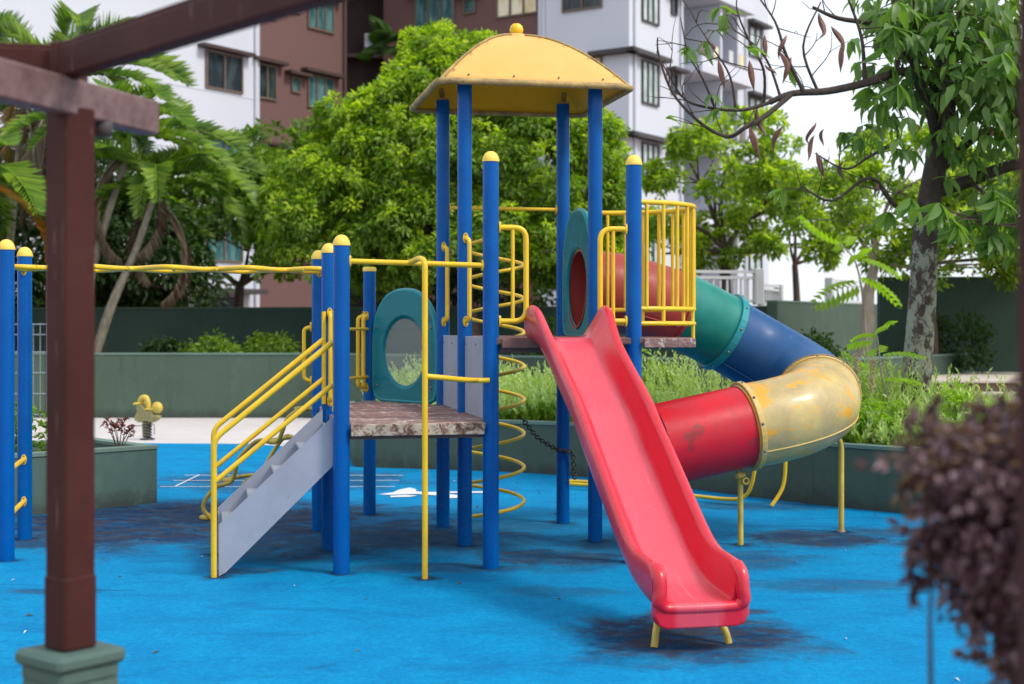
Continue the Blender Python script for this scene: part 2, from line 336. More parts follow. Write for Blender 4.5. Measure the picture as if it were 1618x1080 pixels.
# ------------------------------------------------------------------ mesh helpers
W = {}
def link(o, parent=None, world=None):
    COL.objects.link(o); Mw = world if world is not None else Matrix.Identity(4)
    W[o.name] = Mw
    if parent is not None:
        o.parent = parent; o.matrix_local = W[parent.name].inverted() @ Mw
    else: o.matrix_local = Mw
    return o
def tag(o, label=None, cat=None, group=None, kind=None):
    if label: o['label'] = label
    if cat: o['category'] = cat
    if group: o['group'] = group
    if kind: o['kind'] = kind
    return o
def empty(name, loc=(0, 0, 0), rz=0, parent=None, **k):
    o = bpy.data.objects.new(name, None); o.empty_display_size = .1
    link(o, parent, Matrix.Translation(loc) @ Matrix.Rotation(rz, 4, 'Z')); return tag(o, **k)
def frames(pts, closed=False):
    n = len(pts); T = []
    for i in range(n):
        a = pts[(i-1) % n] if (closed or i > 0) else pts[i]
        b = pts[(i+1) % n] if (closed or i < n-1) else pts[i]
        t = (b-a); T.append(t.normalized() if t.length > 1e-9 else Vector((0, 0, 1)))
    up = Vector((0, 0, 1)) if abs(T[0].z) < .9 else Vector((1, 0, 0))
    N = [(up - T[0]*up.dot(T[0])).normalized()]
    for i in range(1, n):
        v = N[-1] - T[i]*N[-1].dot(T[i])
        N.append(v.normalized() if v.length > 1e-6 else N[-1])
    return T, N
class MB:
    def __init__(s): s.v = []; s.f = []; s.sm = []; s.mi = []; s.mats = []; s.cur = 0
    def mat(s, m):
        if m not in s.mats: s.mats.append(m)
        s.cur = s.mats.index(m); return s
    def add(s, vs, fs, smooth=False):
        o = len(s.v); s.v += [tuple(p) for p in vs]
        for f in fs: s.f.append([i+o for i in f]); s.sm.append(smooth); s.mi.append(s.cur)
    def box(s, c, size, rot=None, bev=0):
        c = Vector(c); hx, hy, hz = [x/2 for x in size]
        if bev <= 0:
            vs = [Vector((x*hx, y*hy, z*hz)) for x in (-1, 1) for y in (-1, 1) for z in (-1, 1)]
            fs = [(0, 1, 3, 2), (4, 6, 7, 5), (0, 4, 5, 1), (2, 3, 7, 6), (0, 2, 6, 4), (1, 5, 7, 3)]
        else:
            b = min(bev, hx*.9, hy*.9, hz*.9); bm_v = []; idx = {}
            for x in (-1, 1):
                for y in (-1, 1):
                    for z in (-1, 1):
                        for ax in range(3):
                            p = [x*hx, y*hy, z*hz]
                            for q in range(3):
                                if q != ax: p[q] -= (x, y, z)[q]*b
                            idx[(x, y, z, ax)] = len(bm_v); bm_v.append(Vector(p))
            vs = bm_v; fs = []
            for ax in range(3):
                o1, o2 = [(1, 2), (2, 0), (0, 1)][ax]
                for sg in (-1, 1):
                    q = []
                    for (p1, p2) in ((-1, -1), (1, -1), (1, 1), (-1, 1)):
                        k = [0, 0, 0]; k[ax] = sg; k[o1] = p1; k[o2] = p2; q.append(idx[(*k, ax)])
                    fs.append(q if sg > 0 else q[::-1])
            for ax in range(3):
                o1, o2 = [(1, 2), (2, 0), (0, 1)][ax]
                for p1 in (-1, 1):
                    for p2 in (-1, 1):
                        def I(sg, which):
                            k = [0, 0, 0]; k[ax] = sg; k[o1] = p1; k[o2] = p2; return idx[(*k, which)]
                        q = [I(-1, o1), I(1, o1), I(1, o2), I(-1, o2)]
                        fs.append(q if p1*p2 > 0 else q[::-1])
            for x in (-1, 1):
                for y in (-1, 1):
                    for z in (-1, 1):
                        q = [idx[(x, y, z, a)] for a in range(3)]; fs.append(q if x*y*z > 0 else q[::-1])
        if rot is not None: vs = [rot @ v for v in vs]
        s.add([v + c for v in vs], fs); return s
    def tube(s, pts, r, seg=10, closed=False, caps=True, smooth=True):
        pts = [Vector(p) for p in pts]; T, N = frames(pts, closed); n = len(pts)
        rs = r if isinstance(r, (list, tuple)) else [r]*n
        vs = []
        for i in range(n):
            B = T[i].cross(N[i])
            for k in range(seg):
                a = 2*math.pi*k/seg; vs.append(pts[i] + (N[i]*math.cos(a) + B*math.sin(a))*rs[i])
        fs = []
        for i in range(n if closed else n-1):
            j = (i+1) % n
            for k in range(seg):
                k2 = (k+1) % seg; fs.append((i*seg+k, i*seg+k2, j*seg+k2, j*seg+k))
        s.add(vs, fs, smooth)
        if caps and not closed:
            s.add(vs[:seg], [list(range(seg))[::-1]]); s.add(vs[-seg:], [list(range(seg))])
        return s
    def lathe(s, prof, c=(0, 0, 0), seg=20, axis=None, smooth=True):
        q = Vector((0, 0, 1)).rotation_difference(Vector(axis).normalized()) if axis is not None else Quaternion()
        c = Vector(c); vs = []
        for (r, z) in prof:
            for k in range(seg):
                a = 2*math.pi*k/seg; vs.append(c + q @ Vector((r*math.cos(a), r*math.sin(a), z)))
        fs = []
        for i in range(len(prof)-1):
            for k in range(seg):
                k2 = (k+1) % seg; fs.append((i*seg+k, i*seg+k2, (i+1)*seg+k2, (i+1)*seg+k))
        s.add(vs, fs, smooth); return s
    def prism(s, poly, vec, close=True):
        n = len(poly); a = [Vector(p) for p in poly]; b = [p + Vector(vec) for p in a]
        nrm = Vector((0, 0, 0))
        for i in range(n): nrm += a[i].cross(a[(i+1) % n])
        flip = nrm.dot(Vector(vec)) > 0
        f1 = list(range(n)); f2 = [i+n for i in range(n)]
        fs = [f1[::-1], f2] if flip else [f1, f2[::-1]]
        for i in range(n):
            j = (i+1) % n; q = [i, j, j+n, i+n]; fs.append(q if flip else q[::-1])
        s.add(a+b, fs); return s
    def mesh(s, name):
        me = bpy.data.meshes.new(name); me.from_pydata(s.v, [], s.f)
        me.polygons.foreach_set('use_smooth', s.sm)
        for m in s.mats: me.materials.append(m)
        if len(s.mats) > 1: me.polygons.foreach_set('material_index', s.mi)
        me.update(); return me
    def build(s, name, m=None, parent=None, world=None, local=None, sharp=None, **k):
        me = s.mesh(name)
        if m is not None and not s.mats: me.materials.append(m)
        return place(name, me, parent, world, local, **k)
def place(name, me, parent=None, world=None, local=None, **k):
    o = bpy.data.objects.new(name, me)
    if world is None:
        world = (W[parent.name] if parent is not None else Matrix.Identity(4)) @ (local if local is not None else Matrix.Identity(4))
    link(o, parent, world); return tag(o, **k)
def TR(x, y, z, rz=0): return Matrix.Translation((x, y, z)) @ Matrix.Rotation(rz, 4, 'Z')
def catmull(P, n=8, closed=False):
    P = [Vector(p) for p in P]; out = []; m = len(P)
    for i in range(m if closed else m-1):
        g = (lambda k: P[k % m]) if closed else (lambda k: P[max(0, min(m-1, k))])
        p0, p1, p2, p3 = g(i-1), g(i), g(i+1), g(i+2)
        for k in range(n):
            t = k/n
            out.append(.5*((2*p1) + (p2-p0)*t + (2*p0-5*p1+4*p2-p3)*t*t + (3*p1-p0-3*p2+p3)*t**3))
    if not closed: out.append(P[-1])
    return out
def fillet(P, r=.06, n=5):
    """polyline with rounded corners (bent pipe)"""
    P = [Vector(p) for p in P]; out = [P[0]]
    for i in range(1, len(P)-1):
        a, b, c = P[i-1], P[i], P[i+1]
        d1 = (a-b); d2 = (c-b); k = min(r, d1.length*.45, d2.length*.45)
        p, q = b + d1.normalized()*k, b + d2.normalized()*k
        for j in range(n+1):
            t = j/n; out.append(p*(1-t)**2 + b*2*t*(1-t) + q*t*t)
    out.append(P[-1]); return out
def sheet(name, poly, z, m, **k):
    b = MB(); b.add([(x, y, z) for x, y in poly], [list(range(len(poly)))]); return b.build(name, m, **k)

# ------------------------------------------------------------------ setting: ground, floor, beds
sheet('ground', [(-400, -40), (400, -40), (400, 600), (-400, 600)], -.03, M['step_riser'], kind='structure')
sheet('pale_paving', [(-14, 17.5), (6, 17.5), (9, 30), (-14, 30)], 0.0, M['pale_floor'], kind='structure')
sheet('brown_paving', [(-12, -4), (9, -4), (9, 4.99), (-12, 4.99)], .004, M['step_riser'], kind='structure')
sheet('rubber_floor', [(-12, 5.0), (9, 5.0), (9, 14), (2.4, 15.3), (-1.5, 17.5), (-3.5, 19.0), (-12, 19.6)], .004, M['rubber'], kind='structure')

def wall(name, line, z0, z1, th, m, coping=None, cop_h=.03, **k):
    """a wall following a polyline, thickness to the left of the line"""
    P = [Vector((x, y, 0)) for x, y in line]; n = len(P); off = []
    for i in range(n):
        a = P[max(0, i-1)]; b = P[min(n-1, i+1)]; d = (b-a).normalized(); off.append(Vector((-d.y, d.x, 0)))
    root = MB(); zt = z1 - (cop_h if coping else 0)
    def ext(mb, ins, za, zb):
        vs = []
        for i in range(n):
            a = P[i] - off[i]*ins; b = P[i] + off[i]*(th+ins)
            vs += [a+Vector((0, 0, za)), a+Vector((0, 0, zb)), b+Vector((0, 0, zb)), b+Vector((0, 0, za))]
        fs = []
        for i in range(n-1):
            o, q = i*4, i*4+4
            fs += [(o, q, q+1, o+1), (o+1, q+1, q+2, o+2), (o+2, q+2, q+3, o+3)]
        fs += [(0, 1, 2, 3), ((n-1)*4+3, (n-1)*4+2, (n-1)*4+1, (n-1)*4)]
        mb.add(vs, fs)
    ext(root, 0, z0, zt)
    o = root.build(name, m, **k)
    if coping:
        c = MB(); ext(c, .012, zt, z1); c.build('coping', coping, parent=o)
    return o
wall_front = catmull([(-1.75, 15.9, 0), (-.4, 15.5, 0), (.5, 15.05, 0), (1.5, 14.1, 0), (2.27, 13.07, 0), (3.31, 11.98, 0), (5.2, 10.6, 0), (8, 9.3, 0)], 5)
fw = [(p.x, p.y) for p in wall_front]
wall('planter_wall', [(-2.3, 19.2)] + [(-1.78, 16.0)] + fw, -.02, .56, .16, M['green_wall'], M['coping'], label='curved low green planter wall holding the pale needle shrubs, behind the play structure', cat='planter wall')
wall('retaining_wall', [(-13.5, 24.3), (-3.5, 24.3), (-1, 22.7), (2.1, 20.8), (4.9, 20.4), (8.8, 25.6)], -.02, 1.11, .2, M['green_wall'], M['coping'], label='mid green retaining wall behind the pale paving, in front of the darker walls', cat='retaining wall')
wall('boundary_wall', [(-14, 28.5), (-8, 28.0), (4.7, 25.4)], 0, 1.93, .2, M['dark_green_wall'], M['green_wall'], label='dark green boundary wall behind the left and middle planting bed', cat='boundary wall')
wall('boundary_wall', [(4.72, 25.3), (8.2, 31)], 0, 2.03, .2, M['green_wall'], M['coping'], label='green wall going away to the right below the white railing', cat='boundary wall')
wall('boundary_wall', [(6.36, 24.6), (9.3, 24.4), (13, 24.0)], 0, 2.42, .25, M['dark_green_wall'], None, label='tall dark green wall at the right, behind the stone steps', cat='boundary wall')
# soil beds
sheet('planting_bed_lower', [(-2.2, 19.1), (-1.7, 16.05)] + [(x, y+.1) for x, y in fw] + [(9, 20), (4.9, 20.5), (2.1, 20.9), (-1, 22.8), (-2, 23.2)], .46, M['soil'], kind='structure')
sheet('planting_bed_upper', [(-13.5, 24.4), (-3.5, 24.4), (-1, 22.8), (2.1, 20.9), (4.9, 20.5), (8.8, 25.7), (9, 27), (4.7, 25.5), (-8, 28.1), (-14, 28.6)], .98, M['soil'], kind='structure')
# painted ground marking: a white lizard-like figure, and thin court lines
mk = empty('floor_marking', (-1.2, 13.2, 0), label='white painted figure with a forked tail on the blue rubber, below the wooden deck', cat='marking')
def flat(pts, z): 
    b = MB(); b.add([(x, y, z) for x, y in pts], [list(range(len(pts)))]); return b
def g(px, py):
    """ground point (metres) noted from the site plan grid of 2247 per unit"""
    d = 2247*1.6/(py-512); return ((px-809)*d/2247, d)
FIG = [[(-1.252, 13.32), (-1.13, 13.46), (-1.09, 13.68), (-1.00, 13.87), (-.93, 13.74), (-.91, 13.55), (-.80, 13.49), (-.62, 13.53), (-.48, 13.55), (-.16, 13.56), (-.16, 13.44), (-.5, 13.42), (-.66, 13.40), (-.52, 13.27), (-.40, 13.14), (-.46, 13.07), (-.56, 13.02), (-.66, 13.20), (-.88, 13.34), (-1.0, 13.32), (-1.15, 13.27)],
       [(-1.13, 13.20), (-1.0, 13.27), (-.88, 13.22), (-.94, 13.12), (-1.12, 13.09)]]
for f in FIG: flat(f, .009).build('painted_shape', M['white_mark'], mk, world=Matrix.Identity(4))
hop = empty('court_marking', (-2.3, 14.5, 0), label='thin white hopscotch lines on the worn blue rubber behind the stair', cat='marking')
for y in (13.95, 14.5, 15.0):
    b = MB(); b.box((-2.3, y, .0085), (2.3, .014, .003)); b.build('painted_line', M['white_mark'], hop, world=Matrix.Identity(4))
for x in (-3.3,):
    b = MB(); b.box((x, 14.47, .0125), (.014, 1.08, .003)); b.build('painted_line', M['white_mark'], hop, world=Matrix.Identity(4))

# left planter box with soil
e1 = Vector((-.727, -.687, 0)); e2 = Vector((-.687, .727, 0)); c0 = Vector((-3.17, 12.7, 0))
pl = empty('planter_box', c0, label='low green concrete planter box at the left, holding a small maroon shrub', cat='planter')
b = MB()
def pbox(b, a0, a1, w0, w1, z0, z1): b.prism([c0+e1*a0+e2*w0+Vector((0, 0, z0)), c0+e1*a1+e2*w0+Vector((0, 0, z0)), c0+e1*a1+e2*w1+Vector((0, 0, z0)), c0+e1*a0+e2*w1+Vector((0, 0, z0))], (0, 0, z1-z0))
pbox(b, 0, 3.2, 0, .12, 0, .49); pbox(b, 0, 3.2, 1.1, 1.22, 0, .49); pbox(b, 0, .12, .121, 1.099, 0, .49); pbox(b, 3.08, 3.2, .121, 1.099, 0, .49)
b.build('planter_side', M['planter_green'], pl, world=Matrix.Identity(4))
b = MB(); pbox(b, -.01, 3.21, -.01, .13, .49, .52); pbox(b, -.01, 3.21, 1.09, 1.23, .49, .52); pbox(b, -.01, .13, .131, 1.089, .49, .519); pbox(b, 3.07, 3.21, .131, 1.089, .49, .519)
b.build('rim', M['coping'], pl, world=Matrix.Identity(4))
b = MB(); pbox(b, .121, 3.079, .121, 1.099, .1, .44); b.build('soil', M['soil'], pl, world=Matrix.Identity(4))

# stone steps, right
st = empty('stone_steps', (7.5, 20.6, 0), label='pale stone steps with brown risers at the right, in front of the tall dark wall', cat='steps')
for i in range(4):
    z = .78-.17*i; y = 20.9-.38*i
    b = MB(); b.box((8.2, y+1.9 if i == 0 else y+.25, z-.02), (4.4, 4.0 if i == 0 else .5, .04), bev=.008); b.build('tread', M['step_stone'], st, world=Matrix.Identity(4))
    b = MB(); b.box((8.2, y+.05, z-.125), (4.3, .08, .168)); b.build('riser', M['step_riser'], st, world=Matrix.Identity(4))

Id0 = Matrix.Identity(4)
# ------------------------------------------------------------------ apartment buildings
def facade_window(parent, u, z, w, h, glass, axis, frame='frame', panes=2, ledge=True, ledge_m='ledge_brown', lw=.35, off=0):
    """window on the face y=0 (outward -y) when axis='x'; on the face x=0 (outward +x) when axis='y' (local frame of parent)"""
    if axis == 'x': Mloc = Matrix.Translation((u, off, z))
    else: Mloc = Matrix.Translation((0, u, z)) @ Matrix.Rotation(R(90), 4, 'Z')
    f = MB(); t = .07; d = .10
    f.box((0, -.03, h/2-t/2), (w, d, t)); f.box((0, -.03, -h/2+t/2), (w, d, t))
    for k in range(panes+1):
        x = -w/2+t/2 + (w-t)*k/panes; f.box((x, -.032, 0), (t, d, h-2*t-.002))
    wd = f.build('window', M[frame], parent, local=Mloc)
    pw = (w-t)/panes - t
    for k in range(panes):
        q = MB(); q.box((-w/2+t/2+(w-t)*(k+.5)/panes, -.012, 0), (pw-.004, .02, h-2*t-.004)); q.build('pane', M[glass], wd, local=Matrix.Identity(4))
    if ledge:
        l = MB(); l.box((0, -lw/2-.003, h/2+.1), (w+.7, lw, .12)); l.build('ledge', M[ledge_m], wd, local=Matrix.Identity(4))
    return wd
# left tower: white wing then brown wing, facade along local x, outward -y
LB = empty('apartment_building', (-9.12, 51.4, 0), R(56.3), label='left apartment tower, white wing beside a brown wing with ledged windows', cat='building')
b = MB(); b.box((-6.0, 6.0, 13), (12.0, 12, 26)); b.build('white_wing', M['white_wall'], LB)
b = MB(); b.box((2.5, 6.15, 13), (5.0, 12, 26)); b.build('brown_wing', M['brown_wall'], LB)
for k in range(-1, 4):
    zt = 11.1 - 3*k
    if k < 3:
        facade_window(LB, -1.8, zt-.66, 1.8, 1.32, 'glass_teal' if k else 'glass_dark', 'x')
        for u, w, gl, p in ((.50, 1.0, 'glass_dark', 2), (3.45, 1.5, 'glass_teal', 3)):
            facade_window(LB, u, zt-.66, w, 1.28, gl, 'x', panes=p, off=.15)
        facade_window(LB, 2.05, zt-.55, .5, .6, 'glass_teal', 'x', panes=1, off=.15)
b = MB(); b.box((-4.5, -.45, 2.75), (8.0, .9, .18)); b.build('canopy_slab', M['ledge_dark'], LB)
for u in (-7, -4.6, -2.2): facade_window(LB, u, 1.7, 2.0, 1.7, 'glass_dark', 'x', 'frame_dark', ledge=False)
# panel joints on the white wing
for z in (4.6, 7.6, 10.6-.9, 13.6-.9): 
    b = MB(); b.box((-6.0, -.008, z), (11.9, .016, .04)); b.build('panel_joint', M['white_wall'], LB)
# recess block between
RB = empty('apartment_building', (-6.6, 58.5, 0), R(10), label='dark shaded recess block between the left brown wing and the middle brown wing', cat='building')
b = MB(); b.box((0, 3, 13), (5, 5, 26)); b.build('recess_wall', M['dark_recess'], RB)
for k in range(5): 
    b = MB(); b.box((.3, .2, 3.6+3*k), (3.2, 1.2, .15)); b.build('balcony_slab', M['ledge_brown'], RB)
    b = MB(); b.box((.9, -.32, 4.2+3*k), (.8, .3, .6), bev=.03); b.build('air_conditioner', M['white_wall'], RB)
# right tower
TB = empty('apartment_building', (4.2, 51.0, 0), R(-33.7), label='right apartment tower, brown and white with stacked balconies on its bright side', cat='building')
b = MB(); b.box((-1.94, 6.2, 13), (3.88, 12.4, 26))  # white corner mass, cut by the balcony bay
b = MB(); b.box((-2.69, 6.2, 13), (2.38, 12.4, 26)); b.box((-.75, 2.15, 13), (1.5, 4.3, 26)); b.box((-.75, 10.8, 13), (1.5, 3.2, 26))
b.build('white_wing', M['white_wall'], TB)
b = MB(); b.box((-7.7, 6.35, 13), (7.6, 12.1, 26)); b.build('brown_wing', M['brown_wall'], TB)
for i, k in enumerate(range(-1, 4)):
    zb = 8.4 + 3*k - 3 + 3  # ledge height
    l = MB(); l.box((-.55, -.2, zb), (1.9, .4, .16)); l.box((.2, 1.1, zb), (.4, 3.0, .16)); l.build('corner_ledge', M['ledge_dark'], TB)
    facade_window(TB, -1.95, zb-.78 + .1, 1.7, 1.25, 'glass_dark' if k != 1 else 'glass_pale', 'x', ledge=False)
    facade_window(TB, 1.55, zb-.95, 1.3, 1.6, 'glass_white', 'y', 'frame_dark', panes=3, ledge=False)
    facade_window(TB, 3.45, zb-.7, .5, .8, 'glass_dark', 'y', 'frame_dark', panes=1, ledge=True, ledge_m='ledge_dark', lw=.4)
    facade_window(TB, 10.9, zb-.9, 1.3, 1.3, 'glass_white', 'y', 'frame_dark', panes=2, ledge=True, ledge_m='ledge_dark', lw=.4)
    zw = 13.95 + 3*(k-1)
    facade_window(TB, -5.0, zw, 1.9, 1.3, 'glass_pale' if k == 1 else 'glass_teal', 'x', panes=3, off=.3)
    facade_window(TB, -7.2, zw-.0, .6, .6, 'glass_teal', 'x', panes=1, off=.3)
    facade_window(TB, -8.9, zw, 2.0, 1.4, 'glass_teal', 'x', panes=3, off=.3)
    # balcony bay y 4.3..9.2 on the +x face
    zs = 11.55 + 3*(k-1)
    s_ = MB(); s_.box((-.35, 6.75, zs-.15), (2.28, 4.9, .3)); bo = s_.build('balcony', M['white_wall'], TB)
    s_ = MB(); s_.box((.66, 6.75, zs+.16), (.14, 4.7, .32)); s_.build('parapet', M['white_wall'], bo, local=Matrix.Identity(4))
    s_ = MB(); s_.box((.66, 6.75, zs+.40), (.06, 4.7, .06)); s_.build('rail', M['frame_dark'], bo, local=Matrix.Identity(4))
    s_ = MB(); s_.box((-.45, 6.6, zs+1.35), (1.9, .16, 2.66)); s_.build('divider', M['white_wall'], bo, local=Matrix.Identity(4))
    for u in (5.4, 8.0):
        s_ = MB(); s_.box((-1.46, u, zs+1.1), (.06, 1.6, 2.15)); s_.build('balcony_door', M['glass_dark'], bo, local=Matrix.Identity(4))

for (par, x, y, m) in ((LB, -.25, -.06, 'white_wall'), (LB, 4.8, .09, 'ledge_brown'), (TB, -3.6, -.06, 'white_wall'), (TB, .06, .35, 'white_wall'), (TB, .06, 4.0, 'white_wall'), (TB, .06, 9.9, 'white_wall')):
    b = MB(); b.tube([(x, y, 0), (x, y, 26)], .055, 8); b.build('downpipe', M[m], par)
for u in (4.9, 6.2, 7.6, 8.6):
    for k in (0, 1, 2):
        b = MB(); b.box((.45, u, 9.3+3*k+rnd.uniform(-.1, .1)), (.02, rnd.uniform(.3, .5), .5)); b.build('hanging_cloth', M[rnd.choice(['glass_pale', 'rail_white', 'frame', 'glass_teal'])], TB)
# white railings on the terrace (right)
def railing(label, P0, P1, z0, n, hgt=.75, posts=(0, 1)):
    P0 = Vector((*P0, z0)); P1 = Vector((*P1, z0)); d = P1-P0; ang = math.atan2(d.y, d.x)
    r = empty('railing', P0, ang, label=label, cat='railing'); L = d.length
    for z in (hgt, hgt*.82, .06):
        b = MB(); b.box((L/2, 0, z), (L, .06, .05)); b.build('rail', M['rail_white'], r)
    for i in range(n):
        b = MB(); b.box((L*(i+.5)/n, 0, hgt*.44), (.035, .035, hgt*.71)); b.build('baluster', M['rail_white'], r)
    for p in posts:
        b = MB(); b.box((L*p, 0, hgt*.55), (.16, .16, hgt*1.1), bev=.01); b.build('post', M['rail_white'], r)
railing('long white balustrade on the terrace behind the teal tube', (2.6, 24.9), (4.38, 25.3), 1.95, 14, .58)
railing('short white railing sloping to the right of the square post', (4.45, 25.6), (5.1, 27.2), 1.9, 8, .42, (1,))
railing('white railing section seen through the trees left of the tall dark wall', (6.3, 28.2), (7.6, 30.2), 2.0, 8, .48)
# mesh fence, far left
mf = empty('mesh_fence', (-7.6, 20.5, 0), label='grey wire mesh fence panel behind the two left blue posts', cat='fence')
for x in np.arange(-7.9, -6.2, .1):
    b = MB(); b.tube([(x, 20.5, .25), (x, 20.5, 1.62)], .006, 5); b.build('wire', M['wire'], mf, world=Matrix.Identity(4))
for z in (.3, .6, .9, 1.2, 1.45, 1.6):
    b = MB(); b.tube([(-7.95, 20.49, z), (-6.2, 20.49, z)], .008, 5); b.build('wire', M['wire'], mf, world=Matrix.Identity(4))
b = MB(); b.tube([(-6.2, 20.5, 0), (-6.2, 20.5, 1.66)], .03, 8); b.build('fence_post', M['wire'], mf, world=Matrix.Identity(4))
b = MB(); b.tube([(-7.9, 20.5, 0), (-7.9, 20.5, 1.66)], .03, 8); b.build('fence_post', M['wire'], mf, world=Matrix.Identity(4))

# ------------------------------------------------------------------ play structure
S = .975; PR = .053
G0 = Vector((-.139, 9.316, 0)); TH = R(12)
PS = empty('play_structure', G0, TH, label='blue and yellow playground tower with pointed yellow canopy, red slide and coloured tube slide', cat='play structure')
def w2l(x, y, z=0):
    v = Vector((x, y, 0)) - G0; c, s = math.cos(TH), math.sin(TH)
    return Vector((v.x*c + v.y*s, -v.x*s + v.y*c, z))
def part(mb, name, m, parent=PS, **k): return mb.build(name, M[m] if isinstance(m, str) else m, parent, **k)
posts = {'A': (-S, 0, 2.10), 'B': (-S, S, 2.10), 'C': (-S, 2*S, 2.10), 'D': (-S/2, 2*S+.844, 2.04), 'G': (0, 0, 2.66), 'J': (S, 0, 2.66),
         'F': (0, S, 3.36), 'I': (S, S, 3.36), 'E': (0, 2*S, 3.36), 'H': (S, 2*S, 3.36), 'L': (-S-2.17, S, 2.10), 'K': (-S-2.17, 2*S, 2.10)}
post_me, cap_me = {}, None
cb = MB(); cb.lathe([(PR+.004, 0), (PR+.004, .015), (PR*.95, .035), (PR*.72, .055), (PR*.4, .067), (0.001, .071)], seg=20); cap_me = cb.mesh('cap'); cap_me.materials.append(M['yellow_cap'])
fb = MB(); fb.lathe([(PR+.004, 0), (PR+.004, .03), (PR*.9, .036), (.001, .037)], seg=20); flat_me = fb.mesh('cap'); flat_me.materials.append(M['yellow_cap'])
for k, (a, b_, h) in posts.items():
    if h not in post_me:
        q = MB(); q.tube([(0, 0, -.02), (0, 0, h)], PR, 24);  post_me[h] = q.mesh('post'); post_me[h].materials.append(M['blue'])
    o = place('post', post_me[h], PS, local=TR(a, b_, .004))
    if h < 3: place('cap', flat_me if k == 'D' else cap_me, o, local=TR(0, 0, h))
def pipe(pts, r=.0165, name='rail', m='yellow', parent=PS, seg=10, closed=False, **k):
    q = MB(); q.tube(pts, r, seg, closed); return part(q, name, m, parent, **k)
def flange(pos, d, parent, w=.02):
    """oval clamp plate bolted to a post, facing d"""
    d = Vector(d).normalized(); side = Vector((-d.y, d.x, 0)); p = Vector(pos); q = MB(); ring = []
    for i in range(16):
        a = 2*math.pi*i/16; ring.append(p + side*math.cos(a)*w + Vector((0, 0, 1))*math.sin(a)*w*1.9)
    q.prism(ring, d*.012); part(q, 'clamp_plate', 'yellow', parent)
    for sg in (-1, 1):
        q = MB(); q.lathe([(.006, 0), (.006, .006), (.001, .008)], p + d*.012 + Vector((0, 0, sg*w*1.3)), 8, d); part(q, 'bolt', 'bolt', parent)
def handle(px, py, z0, z1, d, out=.055, r=.0155, lean=(0, 0)):
    d = Vector((*d, 0)).normalized(); base = Vector((px, py, 0)) + d*PR; l = Vector((*lean, 0))
    pts = fillet([base+Vector((0, 0, z0)), base+d*out+l+Vector((0, 0, z0+.015)), base+d*out+l+Vector((0, 0, z1-.015)), base+Vector((0, 0, z1))], .05)
    o = pipe(pts, r, 'grab_handle')
    flange(base+Vector((0, 0, z0)), d, o); flange(base+Vector((0, 0, z1)), d, o); return o
handle(0, S, 1.62, 2.22, (-.05, -1), .06, lean=(.02, 0))
handle(0, 2*S, 1.62, 2.21, (-.05, -1), .06, lean=(.02, 0))
handle(-S, S, 1.06, 1.68, (.02, -1), .05)
handle(-S, 0, 1.06, 1.68, (-.2, 1), .05)
handle(-S/2, 2*S+.844, 1.07, 1.67, (-.9, -.45), .06, r=.017)
handle(-S/2, 2*S+.844, 1.07, 1.67, (-.55, -.84), .06, r=.017)
handle(-S, 2*S, 1.16, 1.58, (-1, .15), .06)
# overhead bar front of low deck + fire pole
q = pipe([(-S+PR-.01, 0, 2.005), (-PR+.01, 0, 1.985)], .0175, 'top_rail')
flange((-S+PR-.004, 0, 2.005), (1, 0, 0), q); flange((-PR+.004, 0, 1.985), (-1, 0, 0), q)
FP = Vector((-.480, -.300, 0))
pipe(fillet([(-.53, 0.0, 2.0), (-.50, -.2, 2.02), (FP.x, FP.y, 2.0), (FP.x, FP.y, 1.6), (FP.x, FP.y, .004)], .07, 6), .0185, 'fire_pole')
q = pipe(catmull([(FP.x, FP.y, 1.275), (-.34, -.25, 1.26), (-.22, -.14, 1.245), (-.10, -.06, 1.235), (-.02, -.055, 1.235)], 6), .017, 'pole_brace')
q2 = MB(); q2.box((-.17, -.10, 1.24), (.16, .035, .022), Matrix.Rotation(R(25), 3, 'Z'), bev=.006); part(q2, 'clamp_plate', 'yellow', q)
# rear top rails
q = pipe([(PR-.01, 2*S, 2.52), (S-PR+.01, 2*S, 2.52)], .0145, 'top_rail'); flange((PR-.004, 2*S, 2.52), (1, 0, 0), q); flange((S-PR+.004, 2*S, 2.52), (-1, 0, 0), q)
pipe([(-S+.02, 2*S+.04, 1.56), (-S/2-.02, 2*S+.80, 1.56)], .013, 'top_rail'); pipe([(-S+.02, 2*S+.04, 1.16), (-S/2-.02, 2*S+.80, 1.16)], .013, 'mid_rail')
# slide entrance D loops
def dloop(px, sx):
    a0 = px+sx*PR; a1 = px+sx*.235
    o = pipe(fillet([(a0, -.01, 2.235), (a1, -.01, 2.235), (a1+sx*.0, -.01, 1.62), (a0, -.01, 1.62)], .11, 7), .0185, 'entrance_rail')
    q = MB(); q.tube([(px+sx*.145, -.01, 2.225), (px+sx*.145, -.01, 1.63)], .013, 8); part(q, 'bar', 'yellow', o)
    flange((a0-sx*.002, -.01, 2.235), (sx, 0, 0), o); flange((a0-sx*.002, -.01, 1.62), (sx, 0, 0), o)
dloop(0, 1); dloop(S, -1)
